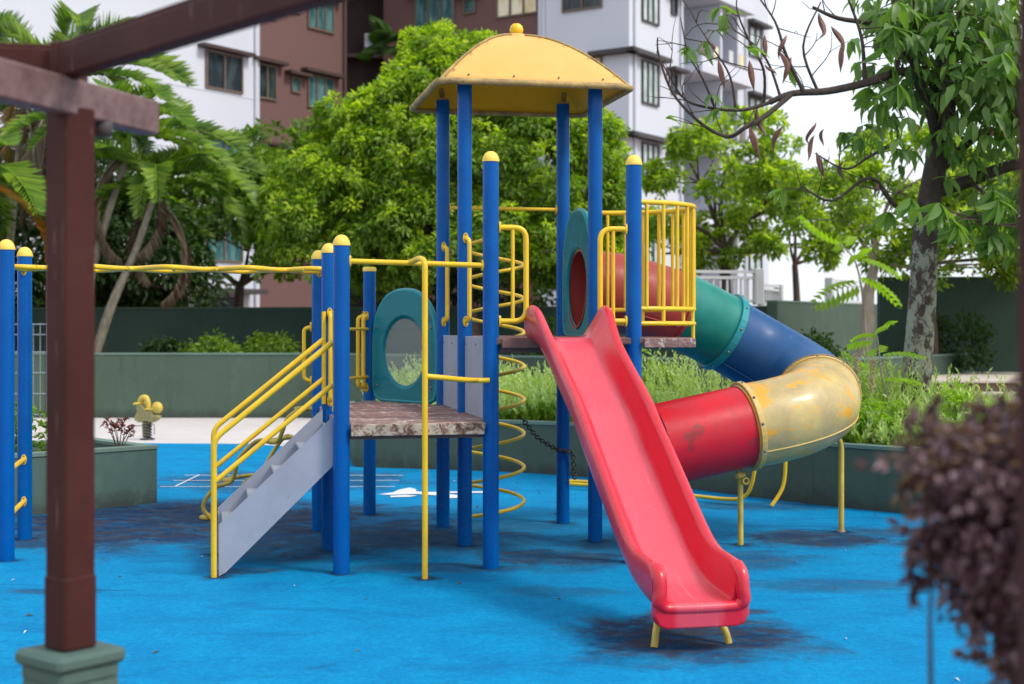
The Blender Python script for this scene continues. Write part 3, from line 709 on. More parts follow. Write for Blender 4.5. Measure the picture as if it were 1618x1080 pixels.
# monkey bar: two snaking tubes
for sg in (-1, 1):
    pts = []
    for i in range(97):
        t = i/96; a = -S-2.17 + 2.17*t
        env = min(1, t*9, (1-t)*9)
        pts.append((a, 1.5*S + sg*(.20 + env*.17*math.cos(2*math.pi*t*4)), 2.0 + .003*sg*math.sin(2*math.pi*t*4)))
    pipe(pts, .0185, 'overhead_rail')
for i in range(7):
    a = -S-2.17 + 2.17*(i+.5)/7; hw = .46 if i % 2 else .16
    pipe([(a, 1.5*S-.2, 2.0), (a, 1.5*S+.2, 2.0)], .013, 'rung')
for a in (-S, -S-2.17):
    o = pipe([(a, S+PR-.01, 2.0), (a, 2*S-PR+.01, 2.0)], .0185, 'cross_bar'); 
    flange((a, S+PR-.003, 2.0), (0, 1, 0), o); flange((a, 2*S-PR+.003, 2.0), (0, -1, 0), o)
for z in (.29, .60):
    o = pipe([(-S-2.17, S+PR-.01, z), (-S-2.17, 2*S-PR+.01, z)], .0185, 'rung'); flange((-S-2.17, 2*S-PR+.003, z), (0, -1, 0), o)
o = MB(); o.box((-S+.075, 2*S, .37), (.045, .02, .09), bev=.006); part(o, 'clamp_plate', 'yellow')
# low deck: planks along a
LZ, UZ = .965, 1.51
def planks(parent, b0, b1, span, z, w=.135, th=.045, gap=.016, mat='deck'):
    n = max(1, round((b1-b0)/w)); w = (b1-b0)/n
    for i in range(n):
        bm_ = b0+w*(i+.5); a0, a1 = span(bm_); L = a1-a0
        q = MB(); q.box((0, 0, 0), (L, w-gap, th), bev=.006)
        q.build('plank', M[mat], parent, local=Matrix.Translation(((a0+a1)/2, bm_, z-th/2+rnd.uniform(-.004, .004))) @ Matrix.Rotation(rnd.uniform(-.004, .004), 4, 'Z'))
q = MB()
for b_ in (.0, S, 2*S-.06): q.box((-S/2, b_+.03, LZ-.075), (S-.06, .04, .06))
for a in (-S+.05, -.05): q.box((a, S, LZ-.075), (.04, 2*S-.12, .058))
ld = part(q, 'low_deck', 'deck_dark', label='lower wooden deck with peeling weathered edge')
planks(ld, -.045, 2*S+.02, lambda b: (-S+.0, -.0) if b > .1 else (-S+.06, -.035), LZ)
planks(ld, 2*S+.03, 2*S+.78, lambda b: (-S/2-(.844-(b-2*S))*.577+.02, -S/2+(.844-(b-2*S))*.577-.02), LZ)
q = MB(); q.box((-S/2, -.062, LZ-.042), (S-.11, .022, .076), bev=.004); part(q, 'fascia', 'deck_edge', ld)
# upper deck
q = MB()
for b_ in (.03, S, 2*S-.03): q.box((S/2, b_, UZ-.072), (S-.12, .04, .05))
for a in (.06, S-.06): q.box((a, S, UZ-.073), (.04, 2*S-.12, .048))
ud = part(q, 'upper_deck', 'deck_dark', label='upper wooden deck at the top of the slides')
planks(ud, -.05, 2*S+.03, lambda b: (.02, S+.40 if b < S-.02 else S), UZ, mat='deck_dark')
q = MB(); q.box((S+.23, -.066, UZ-.035), (.36, .022, .062), bev=.004); part(q, 'fascia', 'deck', ud)
q = MB(); q.box((S/2-.02, -.066, UZ-.035), (S-.16, .022, .062), bev=.004); part(q, 'fascia', 'deck_dark', ud)
# grey infill panels between decks
for b0, b1 in ((PR+.005, S-PR-.005), (S+PR+.005, 2*S-PR-.005)):
    q = MB(); q.box((0.0, (b0+b1)/2, (LZ+UZ+.005)/2), (.016, b1-b0, UZ+.005-LZ), bev=.003); o = part(q, 'infill_panel', 'grey_panel')
    for bb in (b0+.05, (b0+b1)/2, b1-.05):
        q = MB(); q.lathe([(.007, 0), (.007, .005), (.001, .007)], (-.008, bb, UZ-.05), 8, (-1, 0, 0)); part(q, 'bolt', 'bolt', o)
# balcony railing (half ellipse) J -> I
def bal(t, z, inset=0): return Vector((S + (.57-inset)*math.sin(math.pi*t), S/2 - (S/2-inset*.3)*math.cos(math.pi*t), z))
BR = part(MB().tube([bal(i/24, 2.42) for i in range(25)], .018, 10), 'balcony_rail', 'yellow', label='curved yellow guard rail beside the tube slide entrance')
for z in (1.705, 1.605):
    q = MB(); q.tube([bal(i/24, z) for i in range(25)], .016, 8); part(q, 'lower_rail', 'yellow', BR)
for i in range(13):
    t = (i+.7)/13.4; q = MB(); q.tube([bal(t, 2.42), bal(t, 1.605 if i % 3 == 1 else 1.705)], .0135, 8); part(q, 'bar', 'yellow', BR)
q = MB(); q.tube([bal(.36, 1.6), bal(.36, 1.49)], .0135, 8); part(q, 'bar', 'yellow', BR)
# spiral climber
hc = (.50, 2.375); hr = .245; pts = []
turns = 2.28/.278
nst = int(turns*22)
for i in range(nst+1):
    t = i/nst; ang = R(190) + 2*math.pi*turns*t
    pts.append((hc[0]+hr*math.cos(ang), hc[1]+hr*math.sin(ang), .02+2.28*t))
pts.append((hc[0]-.05, 2*S+.12, 2.36)); pts.append((hc[0]-.12, 2*S, 2.51))
o = pipe(pts, .0155, 'spiral_climber', 'yellow', label='yellow corkscrew climber behind the tower')
pipe([(hc[0]-.15, 2*S-.02, 1.47), (hc[0]-.15, hc[1]-.13, 1.47)], .014, 'brace', 'yellow', o)
# panels with openings
def panel(w, h, zc, rx, rz, arch, name, label, pane=False, at=(0, 0), ang=0, z0=0):
    """upright plastic panel in local xz plane with an elliptical hole; top corners rounded"""
    outer = []; N = 48; rr = arch
    def edge(a):
        c, s = math.cos(a), math.sin(a)
        # superellipse top, near-square bottom
        e = 2.5 if s > 0 else 9
        r = (abs(c)**e + abs(s)**e)**(-1/e); return (w/2*c*r, (h-zc if s > 0 else zc)*s*r)
    th = .035; vs = []; fs = []
    q = MB()
    for yy in (-th/2, th/2):
        for i in range(N):
            a = 2*math.pi*i/N; ox, oz = edge(a); vs.append((ox, yy, zc+oz))
            # 1: mid bevel 2: inner rim
        for i in range(N):
            a = 2*math.pi*i/N; vs.append((rx*1.10*math.cos(a), yy, zc+rz*1.10*math.sin(a)))
        for i in range(N):
            a = 2*math.pi*i/N; vs.append((rx*math.cos(a), yy*.25, zc+rz*math.sin(a)))
    F = 3*N
    for i in range(N):
        j = (i+1) % N
        fs += [(i, j, N+j, N+i), (F+j, F+i, F+N+i, F+N+j), (j, i, F+i, F+j)]
    q.add(vs, fs, False)
    fs = []
    for i in range(N):
        j = (i+1) % N
        fs += [(N+i, N+j, 2*N+j, 2*N+i), (F+N+j, F+N+i, F+2*N+i, F+2*N+j), (2*N+i, 2*N+j, F+2*N+j, F+2*N+i)]
    q.add(vs, fs, True)
    Lc = Matrix.Translation((at[0], at[1], z0)) @ Matrix.Rotation(ang, 4, 'Z')
    o = q.build(name, M['teal_panel'], PS, local=Lc, label=label)
    b2 = MB(); b2.tube([(edge(2*math.pi*i/N)[0], 0, zc+edge(2*math.pi*i/N)[1]) for i in range(N)], .021, 8, closed=True); b2.build('edge_roll', M['teal_bright'], o, local=Matrix.Identity(4))
    if pane:
        p = MB(); ring = [(rx*.99*math.cos(2*math.pi*i/32), -.004, zc+rz*.99*math.sin(2*math.pi*i/32)) for i in range(32)]
        p.prism(ring, (0, .008, 0)); p.build('window_pane', M['pane_clear'], o, local=Matrix.Identity(4))
    for sx in (-1, 1):
        for zz in (.12, h-.3):
            k = MB(); k.lathe([(.011, 0), (.011, .006), (.001, .009)], (sx*(w/2-.06), -th/2, zz), 8, (0, -1, 0)); k.build('bolt', M['bolt'], o, local=Matrix.Identity(4))
    return o
dx, dy = S/2, -.844; L_ = math.hypot(dx, dy)
panel(L_-2*PR-.03, .90, .40, .265, .275, .3, 'window_panel', 'teal arched panel with a round window', True, (-S/4, 2*S+.422), math.atan2(dy, dx), LZ+.01)
panel(S-2*PR-.02, .96, .37, .285, .30, .3, 'entrance_panel', 'teal arched panel at the mouth of the tube slide', False, (S+.0, 1.5*S), R(-90), UZ+.002)
# stairs
stb = MB()
def stringer(b_):
    poly = [(-1.745, b_, .33), (-1.025, b_, 1.005), (-1.025, b_, .69), (-1.70, b_, .03), (-1.745, b_, .005)]
    q = MB(); q.prism(poly, (0, .018, 0)); return q
STR = part(stringer(.045), 'stair', 'grey_panel', label='pale grey steel stair with yellow handrails')
part(stringer(S-.063), 'stringer', 'grey_panel', STR)
for i in range(1, 5):
    z = .135+.158*i; a = -1.745 + (z+.04-.33)/.675*.72 + .12
    q = MB(); q.box((a, S/2, z), (.20, S-.13, .022), bev=.004); q.box((a+.095, S/2, z+.075), (.016, S-.13, .135)); part(q, 'tread', 'grey_panel', STR)
for b_, bb in ((.03, .055), (S-.03, S-.055)):
    o = pipe(fillet([(-1.775, b_, .004), (-1.775, b_, .875), (-S-.035, bb, 1.50)], .06, 6), .0185, 'handrail')
    pipe([(-1.775, b_, .60), (-S-.035, bb, 1.225)], .0165, 'lower_rail', 'yellow', o)
    pipe([(-S-.04, bb, 1.04), (-S-.04, bb, 1.69)], .0155, 'upright', 'yellow', o)
# loop climber on the rear left edge (C-D)
nv = Vector((-.866, .5, 0)); tv = Vector((.5, .866, 0)); mid = Vector((-.73, 2.37, 0))
CLR = None
def cl(t, side, z): return mid + tv*side + nv*t + Vector((0, 0, z))
for sd_ in (-.29, .29):
    P = [cl(.02, sd_, .90), cl(.20, sd_, .93), cl(.36, sd_, .86), cl(.50, sd_*.75, .66), cl(.66, sd_*.85, .66), cl(.80, sd_, .52), cl(.90, sd_*.8, .33), cl(1.04, sd_*.9, .27), cl(1.13, sd_, .12), cl(1.08, sd_*.85, .015)]
    o = pipe(catmull(P, 6), .0175, 'arch_climber' if CLR is None else 'side_rail', 'stained_yellow', PS if CLR is None else CLR)
    if CLR is None: CLR = o
for t, z, k in ((.22, .93, 1), (.50, .66, .75), (.90, .33, .8), (1.10, .02, .85)):
    P = [cl(t, -.29*k, z), cl(t+.10, -.24*k, z-.005), cl(t+.14, 0, z-.01), cl(t+.10, .24*k, z-.005), cl(t, .29*k, z)]
    pipe(catmull(P, 5), .0165, 'rung', 'stained_yellow', CLR)
# ---------------- canopy
RC = Vector((S/2, 1.5*S, 0)); HS = .715; RZ = 3.325; RH = .47
ridge_r = .10
def rz(t): return RZ + RH*(1-t**1.75)
rim = []
for i in range(4):
    a0 = R(-135+90*i)
    cpt = Vector((HS*math.copysign(1, math.cos(a0)), HS*math.copysign(1, math.sin(a0)), 0))
    # rounded corner
    n1 = Vector((cpt.x, cpt.y*.0, 0)).normalized(); n2 = Vector((0, cpt.y, 0)).normalized(); r = .10
    c = cpt - (n1+n2)*r
    s0 = math.atan2(-abs(cpt.y)*0+ (n2.y if False else 0), 1)
    angs = {0: (180, 270), 1: (270, 360), 2: (0, 90), 3: (90, 180)}[i]
    for k in range(6):
        a = R(angs[0] + (angs[1]-angs[0])*k/5); rim.append(c + Vector((math.cos(a), math.sin(a), 0))*r)
rimc = [RC + p + Vector((0, 0, RZ)) for p in rim]
RF = part(MB().tube([p + Vector((0, 0, -.008)) for p in rimc], .024, 8, closed=True), 'canopy', 'roof_rim', label='faded yellow four-sided domed canopy')
NR = 14
for i in range(4):
    # panel i: side between corner i and i+1
    edge = []; c1 = rim[i*6+3:i*6+6]; c2 = rim[((i+1) % 4)*6:((i+1) % 4)*6+3]
    # start / end on the corner mid
    def midc(k): return (rim[k*6+2]+rim[k*6+3])/2
    row0 = [midc(i)] + c1 + [c1[-1].lerp(c2[0], k/8) for k in range(1, 8)] + c2 + [midc((i+1) % 4)]
    vs = []; fs = []; nn = len(row0)
    for r_ in range(NR+1):
        t = 1 - r_/NR; t = max(t, .035)
        for p in row0: vs.append(RC + Vector((p.x*t, p.y*t, rz(t))))
    for r_ in range(NR):
        for k in range(nn-1):
            fs.append((r_*nn+k, r_*nn+k+1, (r_+1)*nn+k+1, (r_+1)*nn+k))
    q = MB(); q.add(vs, fs, True)
    o = part(q, 'canopy_panel', 'roof', RF)
    sm = o.modifiers.new('thickness', 'SOLIDIFY'); sm.thickness = .012; sm.offset = -1; sm.material_offset = 1; o.data.materials.append(M['roof_under'])
    # seam strip and bolts along ridge
    rd = midc(i); q = MB(); q.tube([RC + Vector((rd.x*t, rd.y*t, rz(t)+.008)) for t in [1-.06*k for k in range(17)]], .009, 6); part(q, 'seam', 'roof_rim', RF)
    for t in (.9, .68, .46, .24):
        for sgn in (-.035, .035):
            d_ = Vector((-rd.y, rd.x, 0)).normalized()*sgn
            q = MB(); q.lathe([(.009, 0), (.008, .006), (.001, .008)], RC + Vector((rd.x*t, rd.y*t, rz(t)+.004)) + d_, 8, (rd.x*.3, rd.y*.3, 1)); part(q, 'bolt', 'bolt', RF)
    nrm = (c1[-1]+c2[0]).normalized()
    for f_ in (.08, .36, .64, .92):
        p = c1[-1].lerp(c2[0], f_); q = MB(); q.lathe([(.008, 0), (.007, .006), (.001, .008)], RC + Vector((p.x*.955, p.y*.955, rz(.955)+.009)), 8, nrm+Vector((0, 0, 1))); part(q, 'bolt', 'bolt', RF)
q = MB(); q.lathe([(.085, -.01), (.075, .012), (.045, .02)], RC + Vector((0, 0, rz(.035))), 20); part(q, 'collar', 'roof', RF)
q = MB(); q.lathe([(.030, .0), (.048, .02), (.053, .045), (.045, .072), (.028, .088), (.001, .094)], RC + Vector((0, 0, rz(.035)+.008)), 20); part(q, 'finial', 'yellow', RF)
for k in 'FIEH':   # brackets between post tops and the canopy
    a, b_, h = posts[k]; d_ = (RC - Vector((a, b_, 0))).normalized()
    q = MB(); q.box((a, b_, h+.012), (.09, .09, .02)); q.tube([(a, b_, h), (a+d_.x*-.02, b_+d_.y*-.02, h+.10)], .022, 8); part(q, 'bracket', 'roof_rim', RF)
# ---------------- straight slide
cx0 = S/2 + .055
def lerp_tab(x, T):
    for i in range(len(T)-1):
        if x <= T[i+1][0]:
            f = (x-T[i][0])/(T[i+1][0]-T[i][0]); f = f*f*(3-2*f) if False else f
            return T[i][1]+(T[i+1][1]-T[i][1])*f
    return T[-1][1]
ctrl = catmull([(-.10, 1.515, 0), (.02, 1.515, 0), (.16, 1.47, 0), (.40, 1.33, 0), (.70, 1.165, 0), (.95, 1.03, 0), (1.20, .855, 0), (1.50, .665, 0), (1.75, .505, 0), (1.95, .385, 0), (2.12, .305, 0), (2.30, .262, 0), (2.47, .242, 0)], 4)
stn = [(p.x, p.y) for p in ctrl]
HW = [(-.10, .15), (-.07, .19), (.0, .215), (.08, .21), (.2, .175), (.35, .16), (.9, .165), (1.3, .17), (1.8, .155), (2.0, .15), (2.15, .165), (2.28, .185), (2.40, .19), (2.44, .18), (2.47, .15)]
SLW = .885
def prof(hw, flare, e):
    p = []
    ot = .242+flare; orim = .272+flare
    p += [(-.18, -.055), (-ot, -.03), (-orim, .03), (-orim-.008, max(hw-.035, .04)), (-orim+.004, hw-.008), (-orim+.026, hw), (-orim+.05, hw-.006), (-orim+.066, hw-.026), (-.186-.020*e, .075), (-.158-.038*e, .028), (-.138-.048*e, .008), (-.114-.044*e, 0), (0, -.004)]
    q = [(-x, z) for x, z in p[:-1]][::-1]
    u = [(.0, -.05)]
    return p + q + u
rows = []
for i, (s_, z_) in enumerate(stn):
    hw = lerp_tab(s_, HW); a = stn[max(0, i-1)]; b_ = stn[min(len(stn)-1, i+1)]
    dv = Vector((b_[0]-a[0], b_[1]-a[1])).normalized(); up = Vector((-dv.y, dv.x))
    up = Vector((up.x*.55, up.y)).normalized()
    fl = .035*max(0, min(1, (.35-s_)/.35))
    fl -= .0 if s_ < 1.9 else 0
    row = []
    for (x, h) in prof(hw, fl, max(0, min(1, (s_-2.0)/.42))):
        ss = s_ + up.x*h; zz = z_ + up.y*h
        row.append(Vector((cx0 - .038 + .033*max(0, s_)/2.47 + x*SLW, -PR-.02-ss, zz)))
    rows.append(row)
q = MB(); nn = len(rows[0]); vs = [p for r_ in rows for p in r_]; fs = []
for i in range(len(rows)-1):
    for k in range(nn):
        k2 = (k+1) % nn; fs.append((i*nn+k, (i+1)*nn+k, (i+1)*nn+k2, i*nn+k2))
q.add(vs, fs, True)
def ringcap(row, flip):
    m = len(row)//2; f = list(range(len(row))); q.add(row, [f if flip else f[::-1]])
# end caps as strips between inner and outer outline
nh = 13
for ri, flip in ((0, True), (len(rows)-1, False)):
    r_ = rows[ri]; 
    # outline: 0..12 left incl centre, 13..24 right, 25 underside centre
    quads = [(0, 1, 8), (1, 2, 8), (2, 3, 7, 8), (3, 4, 6, 7), (4, 5, 6), (0, 8, 9), (0, 9, 10), (0, 10, 11), (0, 11, 12, 25),
             (24, 23, 16), (23, 22, 16), (22, 21, 17, 16), (21, 20, 18, 17), (20, 19, 18), (24, 16, 15), (24, 15, 14), (24, 14, 13), (24, 13, 12, 25)]
    q.add(r_, [list(f) for f in quads], False)
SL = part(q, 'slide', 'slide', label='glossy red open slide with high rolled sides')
bm_mod = SL.modifiers.new('soft', 'SUBSURF'); bm_mod.levels = 1; bm_mod.render_levels = 1
# rolled lip over the end
l_s, l_z = stn[-1]; yy = -PR-.02-l_s
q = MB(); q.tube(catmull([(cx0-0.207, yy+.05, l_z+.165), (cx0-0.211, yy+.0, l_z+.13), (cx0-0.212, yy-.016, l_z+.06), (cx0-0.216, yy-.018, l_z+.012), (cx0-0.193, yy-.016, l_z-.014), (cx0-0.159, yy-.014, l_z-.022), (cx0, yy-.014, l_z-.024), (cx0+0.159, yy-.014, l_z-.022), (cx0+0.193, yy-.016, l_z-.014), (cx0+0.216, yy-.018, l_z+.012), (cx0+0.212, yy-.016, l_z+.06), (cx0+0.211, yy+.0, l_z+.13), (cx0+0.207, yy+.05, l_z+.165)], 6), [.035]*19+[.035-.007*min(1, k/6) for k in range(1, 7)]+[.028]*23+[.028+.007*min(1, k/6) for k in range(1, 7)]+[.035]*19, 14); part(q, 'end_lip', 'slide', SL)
q = MB(); hw_ = .239; sk = [(-hw_, .05), (-hw_-.004, -.06), (-hw_+.02, -.105), (-hw_+.055, -.118), (hw_-.055, -.118), (hw_-.02, -.105), (hw_+.004, -.06), (hw_, .05), (hw_-.05, .0), (.0, -.02), (-hw_+.05, .0)]
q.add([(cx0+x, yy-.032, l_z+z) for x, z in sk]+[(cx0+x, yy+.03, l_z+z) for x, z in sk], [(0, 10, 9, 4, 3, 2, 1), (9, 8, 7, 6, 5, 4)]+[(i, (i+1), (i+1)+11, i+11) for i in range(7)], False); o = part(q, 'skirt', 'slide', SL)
bv = o.modifiers.new('bevel', 'BEVEL'); bv.width = .012; bv.segments = 3
for sx in (-1, 1):
    P = catmull([(cx0+sx*.12, yy+.34, l_z-.05), (cx0+sx*.15, yy+.22, .12), (cx0+sx*.18, yy+.15, .07), (cx0+sx*.195, yy+.13, .004)], 5)
    pipe(P, .018, 'foot', 'stained_yellow', SL)
# slide top lip bolts
for sx in (-1, 1):
    q = MB(); q.lathe([(.024, 0), (.022, .012), (.001, .016)], (cx0+sx*.235, -.03, 1.60), 12, (-sx, 0, .3)); part(q, 'bolt', 'slide', SL)
# ---------------- tube slide
path_w = [(.50, 10.95, 1.87), (.75, 11.0, 1.855), (1.0, 11.07, 1.80), (1.33, 11.22, 1.70), (1.64, 11.36, 1.56), (1.97, 11.42, 1.375), (2.22, 11.30, 1.22), (2.33, 11.05, 1.11), (2.32, 10.75, 1.02), (2.15, 10.48, .955), (1.92, 10.36, .90), (1.66, 10.30, .855), (1.32, 10.20, .79), (1.03, 10.12, .735)]
path = [w2l(*p) for p in path_w]; dense = catmull(path, 8)
Tn, Nn = frames(dense)
def tube_section(i0, i1, r, m, label, seg=40):
    q = MB(); th = .012; pts = dense[i0:i1+1]; T, N = Tn[i0:i1+1], Nn[i0:i1+1]
    n = len(pts); vs = []
    for rr in (r, r-th):
        for i in range(n):
            B = T[i].cross(N[i])
            for k in range(seg):
                a = 2*math.pi*k/seg; vs.append(pts[i] + (N[i]*math.cos(a)+B*math.sin(a))*rr)
    fs = []; O = n*seg
    for i in range(n-1):
        for k in range(seg):
            k2 = (k+1) % seg; fs.append((i*seg+k, i*seg+k2, (i+1)*seg+k2, (i+1)*seg+k)); fs.append((O+(i+1)*seg+k, O+(i+1)*seg+k2, O+i*seg+k2, O+i*seg+k))
    q.add(vs, fs, True)
    q.add(vs, [(i*seg+(k+1) % seg, i*seg+k, O+i*seg+k, O+i*seg+(k+1) % seg) if i == 0 else (i*seg+k, i*seg+(k+1) % seg, O+i*seg+(k+1) % seg, O+i*seg+k) for i in (0, n-1) for k in range(seg)])
    return part(q, 'tube_section', m, label=label)
def ring(i, r0, r1, w, m, parent, seg=40, name='flange'):
    p, t, nn_ = dense[i], Tn[i], Nn[i]; B = t.cross(nn_); vs = []
    prof_ = [(r0, -w/2), (r1-.004, -w/2), (r1, -w/2+.004), (r1, w/2-.004), (r1-.004, w/2), (r0, w/2)]
    for (rr, o) in prof_:
        for k in range(seg):
            a = 2*math.pi*k/seg; vs.append(p + t*o + (nn_*math.cos(a)+B*math.sin(a))*rr)
    fs = [(j*seg+k, j*seg+(k+1) % seg, (j+1)*seg+(k+1) % seg, (j+1)*seg+k) for j in range(5) for k in range(seg)]
    q = MB(); q.add(vs, [f[::-1] for f in fs], False); return part(q, name, m, parent)
TR_ = .30
a = tube_section(0, 22, TR_+.004, 'tube_red_faded', 'faded dull red first tube section')
a2 = tube_section(22, 33, TR_+.002, 'tube_teal', 'teal tube section with a raised collar'); ring(33, TR_, TR_+.028, .06, 'teal_bright', a2); ring(22, TR_, TR_+.018, .03, 'tube_red_faded', a)
a3 = tube_section(33, 60, TR_, 'tube_blue', 'blue tube section')
a4 = tube_section(60, 88, TR_+.008, 'tube_beige', 'worn beige tube elbow with orange patches'); ring(60, TR_, TR_+.026, .022, 'tube_rim_dark', a4); ring(61, TR_, TR_+.024, .02, 'tube_flange', a4); ring(87, TR_, TR_+.028, .04, 'tube_flange', a4)
a5 = tube_section(88, 104, TR_-.002, 'tube_red', 'glossy red last tube section'); ring(104, TR_-.01, TR_+.014, .03, 'tube_red', a5)
def seam_on(i0, i1, ang, m, parent):
    q = MB(); q.tube([dense[i] + (Nn[i]*math.cos(ang)+Tn[i].cross(Nn[i])*math.sin(ang))*(TR_+.009) for i in range(i0, i1+1)], .006, 6); part(q, 'mould_seam', m, parent)
def ring_bolts(i, n, rr, parent):
    for k in range(n):
        a_ = 2*math.pi*(k+.4)/n; d_ = Nn[i]*math.cos(a_)+Tn[i].cross(Nn[i])*math.sin(a_)
        q = MB(); q.lathe([(.010, 0), (.010, .007), (.001, .010)], dense[i]+d_*rr, 8, d_); part(q, 'bolt', 'bolt', parent)
def ang_down(i, off=0):
    B = Tn[i].cross(Nn[i]); return math.atan2(-B.z, -Nn[i].z) + off
for (i0, i1, m_, p_) in ((0, 21, 'tube_red_faded', a), (34, 58, 'tube_blue', a3), (62, 86, 'tube_flange', a4)):
    for off in (1.05, -1.05): seam_on(i0, i1, ang_down((i0+i1)//2, off), m_, p_)
ring_bolts(33, 10, TR_+.027, a2); ring_bolts(87, 10, TR_+.027, a4); ring_bolts(61, 10, TR_+.023, a4)
# tube supports
l1 = w2l(1.655, 10.30); l2 = w2l(2.53, 10.93); l2b = w2l(2.42, 10.85)
o = pipe([l1+Vector((0, 0, .004)), l1+Vector((0, 0, .50))], .021, 'support_leg', 'stained_yellow')
q = MB(); q.box(l1+Vector((0, 0, .505)), (.07, .05, .05), bev=.01); q.lathe([(.028, -.02), (.028, .02), (.016, .02), (.016, -.02)], l1+Vector((.02, -.04, .47)), 14, (0, -1, 0)); part(q, 'clamp', 'stained_yellow', o)
o = pipe(fillet([l2+Vector((0, 0, .004)), l2+Vector((0, 0, .72)), l2b+Vector((-.12, 0, .88))], .09, 6), .022, 'support_leg', 'stained_yellow')
q = MB(); q.lathe([(.034, 0), (.034, .012), (.023, .014)], l2+Vector((0, 0, .004)), 14); part(q, 'foot_plate', 'bolt', o)

# chain hanging from the corkscrew to the rear post
CH = empty('chain', (.3, 11.35, .8), label='black steel chain slung between the yellow corkscrew and a blue post', cat='chain')
def chain(P, n):
    pts = catmull(P, 12); Ls = [0]
    for i in range(1, len(pts)): Ls.append(Ls[-1]+(pts[i]-pts[i-1]).length)
    for k in range(n):
        d = Ls[-1]*(k+.5)/n; i = max(j for j in range(len(Ls)) if Ls[j] <= d); i = min(i, len(pts)-2)
        p = pts[i].lerp(pts[i+1], (d-Ls[i])/max(1e-6, Ls[i+1]-Ls[i])); t = (pts[i+1]-pts[i]).normalized()
        q = MB(); L = Ls[-1]/n*.86; w = .018
        ringp = [(math.cos(a_)*w, 0, math.sin(a_)*L*.72) for a_ in [2*math.pi*j/10 for j in range(10)]]
        q.tube(ringp, .0058, 6, closed=True)
        rot = Vector((0, 0, 1)).rotation_difference(t).to_matrix().to_4x4() @ Matrix.Rotation(R(90)*(k % 2)+.3, 4, 'Z')
        q.build('chain_link', M['chain'], CH, world=Matrix.Translation(p) @ rot)
cs = Vector((.085, 11.58, .83)); ce = Vector((.40, 11.36, .585))
chain([cs, cs.lerp(ce, .35)+Vector((0, 0, -.045)), cs.lerp(ce, .7)+Vector((0, 0, -.035)), ce], 17)
chain([ce+Vector((0, -.0, 0)), ce+Vector((.06, -.01, .0)), ce+Vector((.09, 0, -.05)), ce+Vector((.10, 0, -.22))], 11)

# low bent rail behind the tube slide
LR = empty('ground_rail', (1.6, 13.1, 0), label='low yellow bent pipe rail on the rubber behind the tube slide', cat='rail')
Id = Matrix.Identity(4)
q = MB(); q.tube(catmull([(.52, 13.9, .05), (.60, 13.75, .055), (.9, 13.55, .055), (1.5, 13.0, .05), (1.92, 12.6, .05), (2.06, 12.5, .10), (2.12, 12.45, .3), (2.13, 12.42, .6), (2.19, 12.40, .74), (2.30, 12.40, .76), (2.37, 12.4, .66), (2.385, 12.4, .4), (2.36, 12.4, .18), (2.26, 12.38, .02)], 7), .017, 10); q.build('bent_pipe', M['yellow'], LR, world=Id)
q = MB(); q.tube(catmull([(.52, 13.9, .05), (.55, 14.0, .055), (.72, 13.95, .055), (1.4, 13.5, .05)], 5), .017, 10); q.build('bent_pipe', M['yellow'], LR, world=Id)

# ------------------------------------------------------------------ spring rider
SR = empty('spring_rider', (-5.05, 19.7, 0), R(-25), label='small yellow and olive motorbike spring rider on the pale paving', cat='spring rider')
q = MB(); q.tube([(.055*math.cos(a_), .055*math.sin(a_), .02+.0155*a_/ (2*math.pi)*2.6) for a_ in [i*.5 for i in range(76)]], .011, 7); q.build('spring', M['spring'], SR)
q = MB(); q.lathe([(.10, 0), (.10, .02), (.02, .022)], (0, 0, 0), 16); q.build('base_plate', M['spring'], SR)
q = MB()
prof_ = [(-.20, .27), (-.13, .24), (.0, .25), (.10, .24), (.20, .29), (.22, .34), (.13, .35), (.10, .42), (.02, .40), (-.05, .46), (-.12, .52), (-.17, .47), (-.15, .38), (-.19, .33)]
q.prism([(x, -.05, z) for x, z in prof_], (0, .10, 0)); o = q.build('body', M['cast_olive'], SR); bv = o.modifiers.new('bevel', 'BEVEL'); bv.width = .02; bv.segments = 3
q = MB(); q.prism([(-.06, -.045, .26), (.02, -.045, .26), (.02, -.045, .04), (-.05, -.045, .04)], (0, .03, 0)); q.build('strut', M['cast_olive'], SR)
q = MB(); q.tube(catmull([(-.12, 0, .40), (-.13, 0, .50), (-.10, 0, .57), (-.03, 0, .58), (.01, 0, .52), (.02, 0, .44)], 6), [.03+.012*math.sin(math.pi*i/30) for i in range(31)], 12); q.build('front_fairing', M['cast_yellow'], SR)
q = MB(); q.lathe([(.001, -.05), (.06, -.045), (.078, -.02), (.078, .02), (.06, .045), (.001, .05)], (.17, 0, .45), 20, (0, 1, 0)); q.build('tail', M['cast_yellow'], SR)
q = MB(); q.tube([(-.10, -.17, .505), (-.10, .17, .505)], .015, 10); q.build('handlebar', M['cast_yellow'], SR)
q = MB(); q.box((.06, 0, .425), (.14, .11, .03), bev=.012); q.build('seat', M['cast_yellow'], SR)
q = MB(); q.tube(fillet([(-.06, -.22, .05), (-.06, -.22, .2), (-.04, 0, .2), (-.06, .22, .2), (-.06, .22, .05)], .02), .006, 6); q.build('footrest', M['spring'], SR)

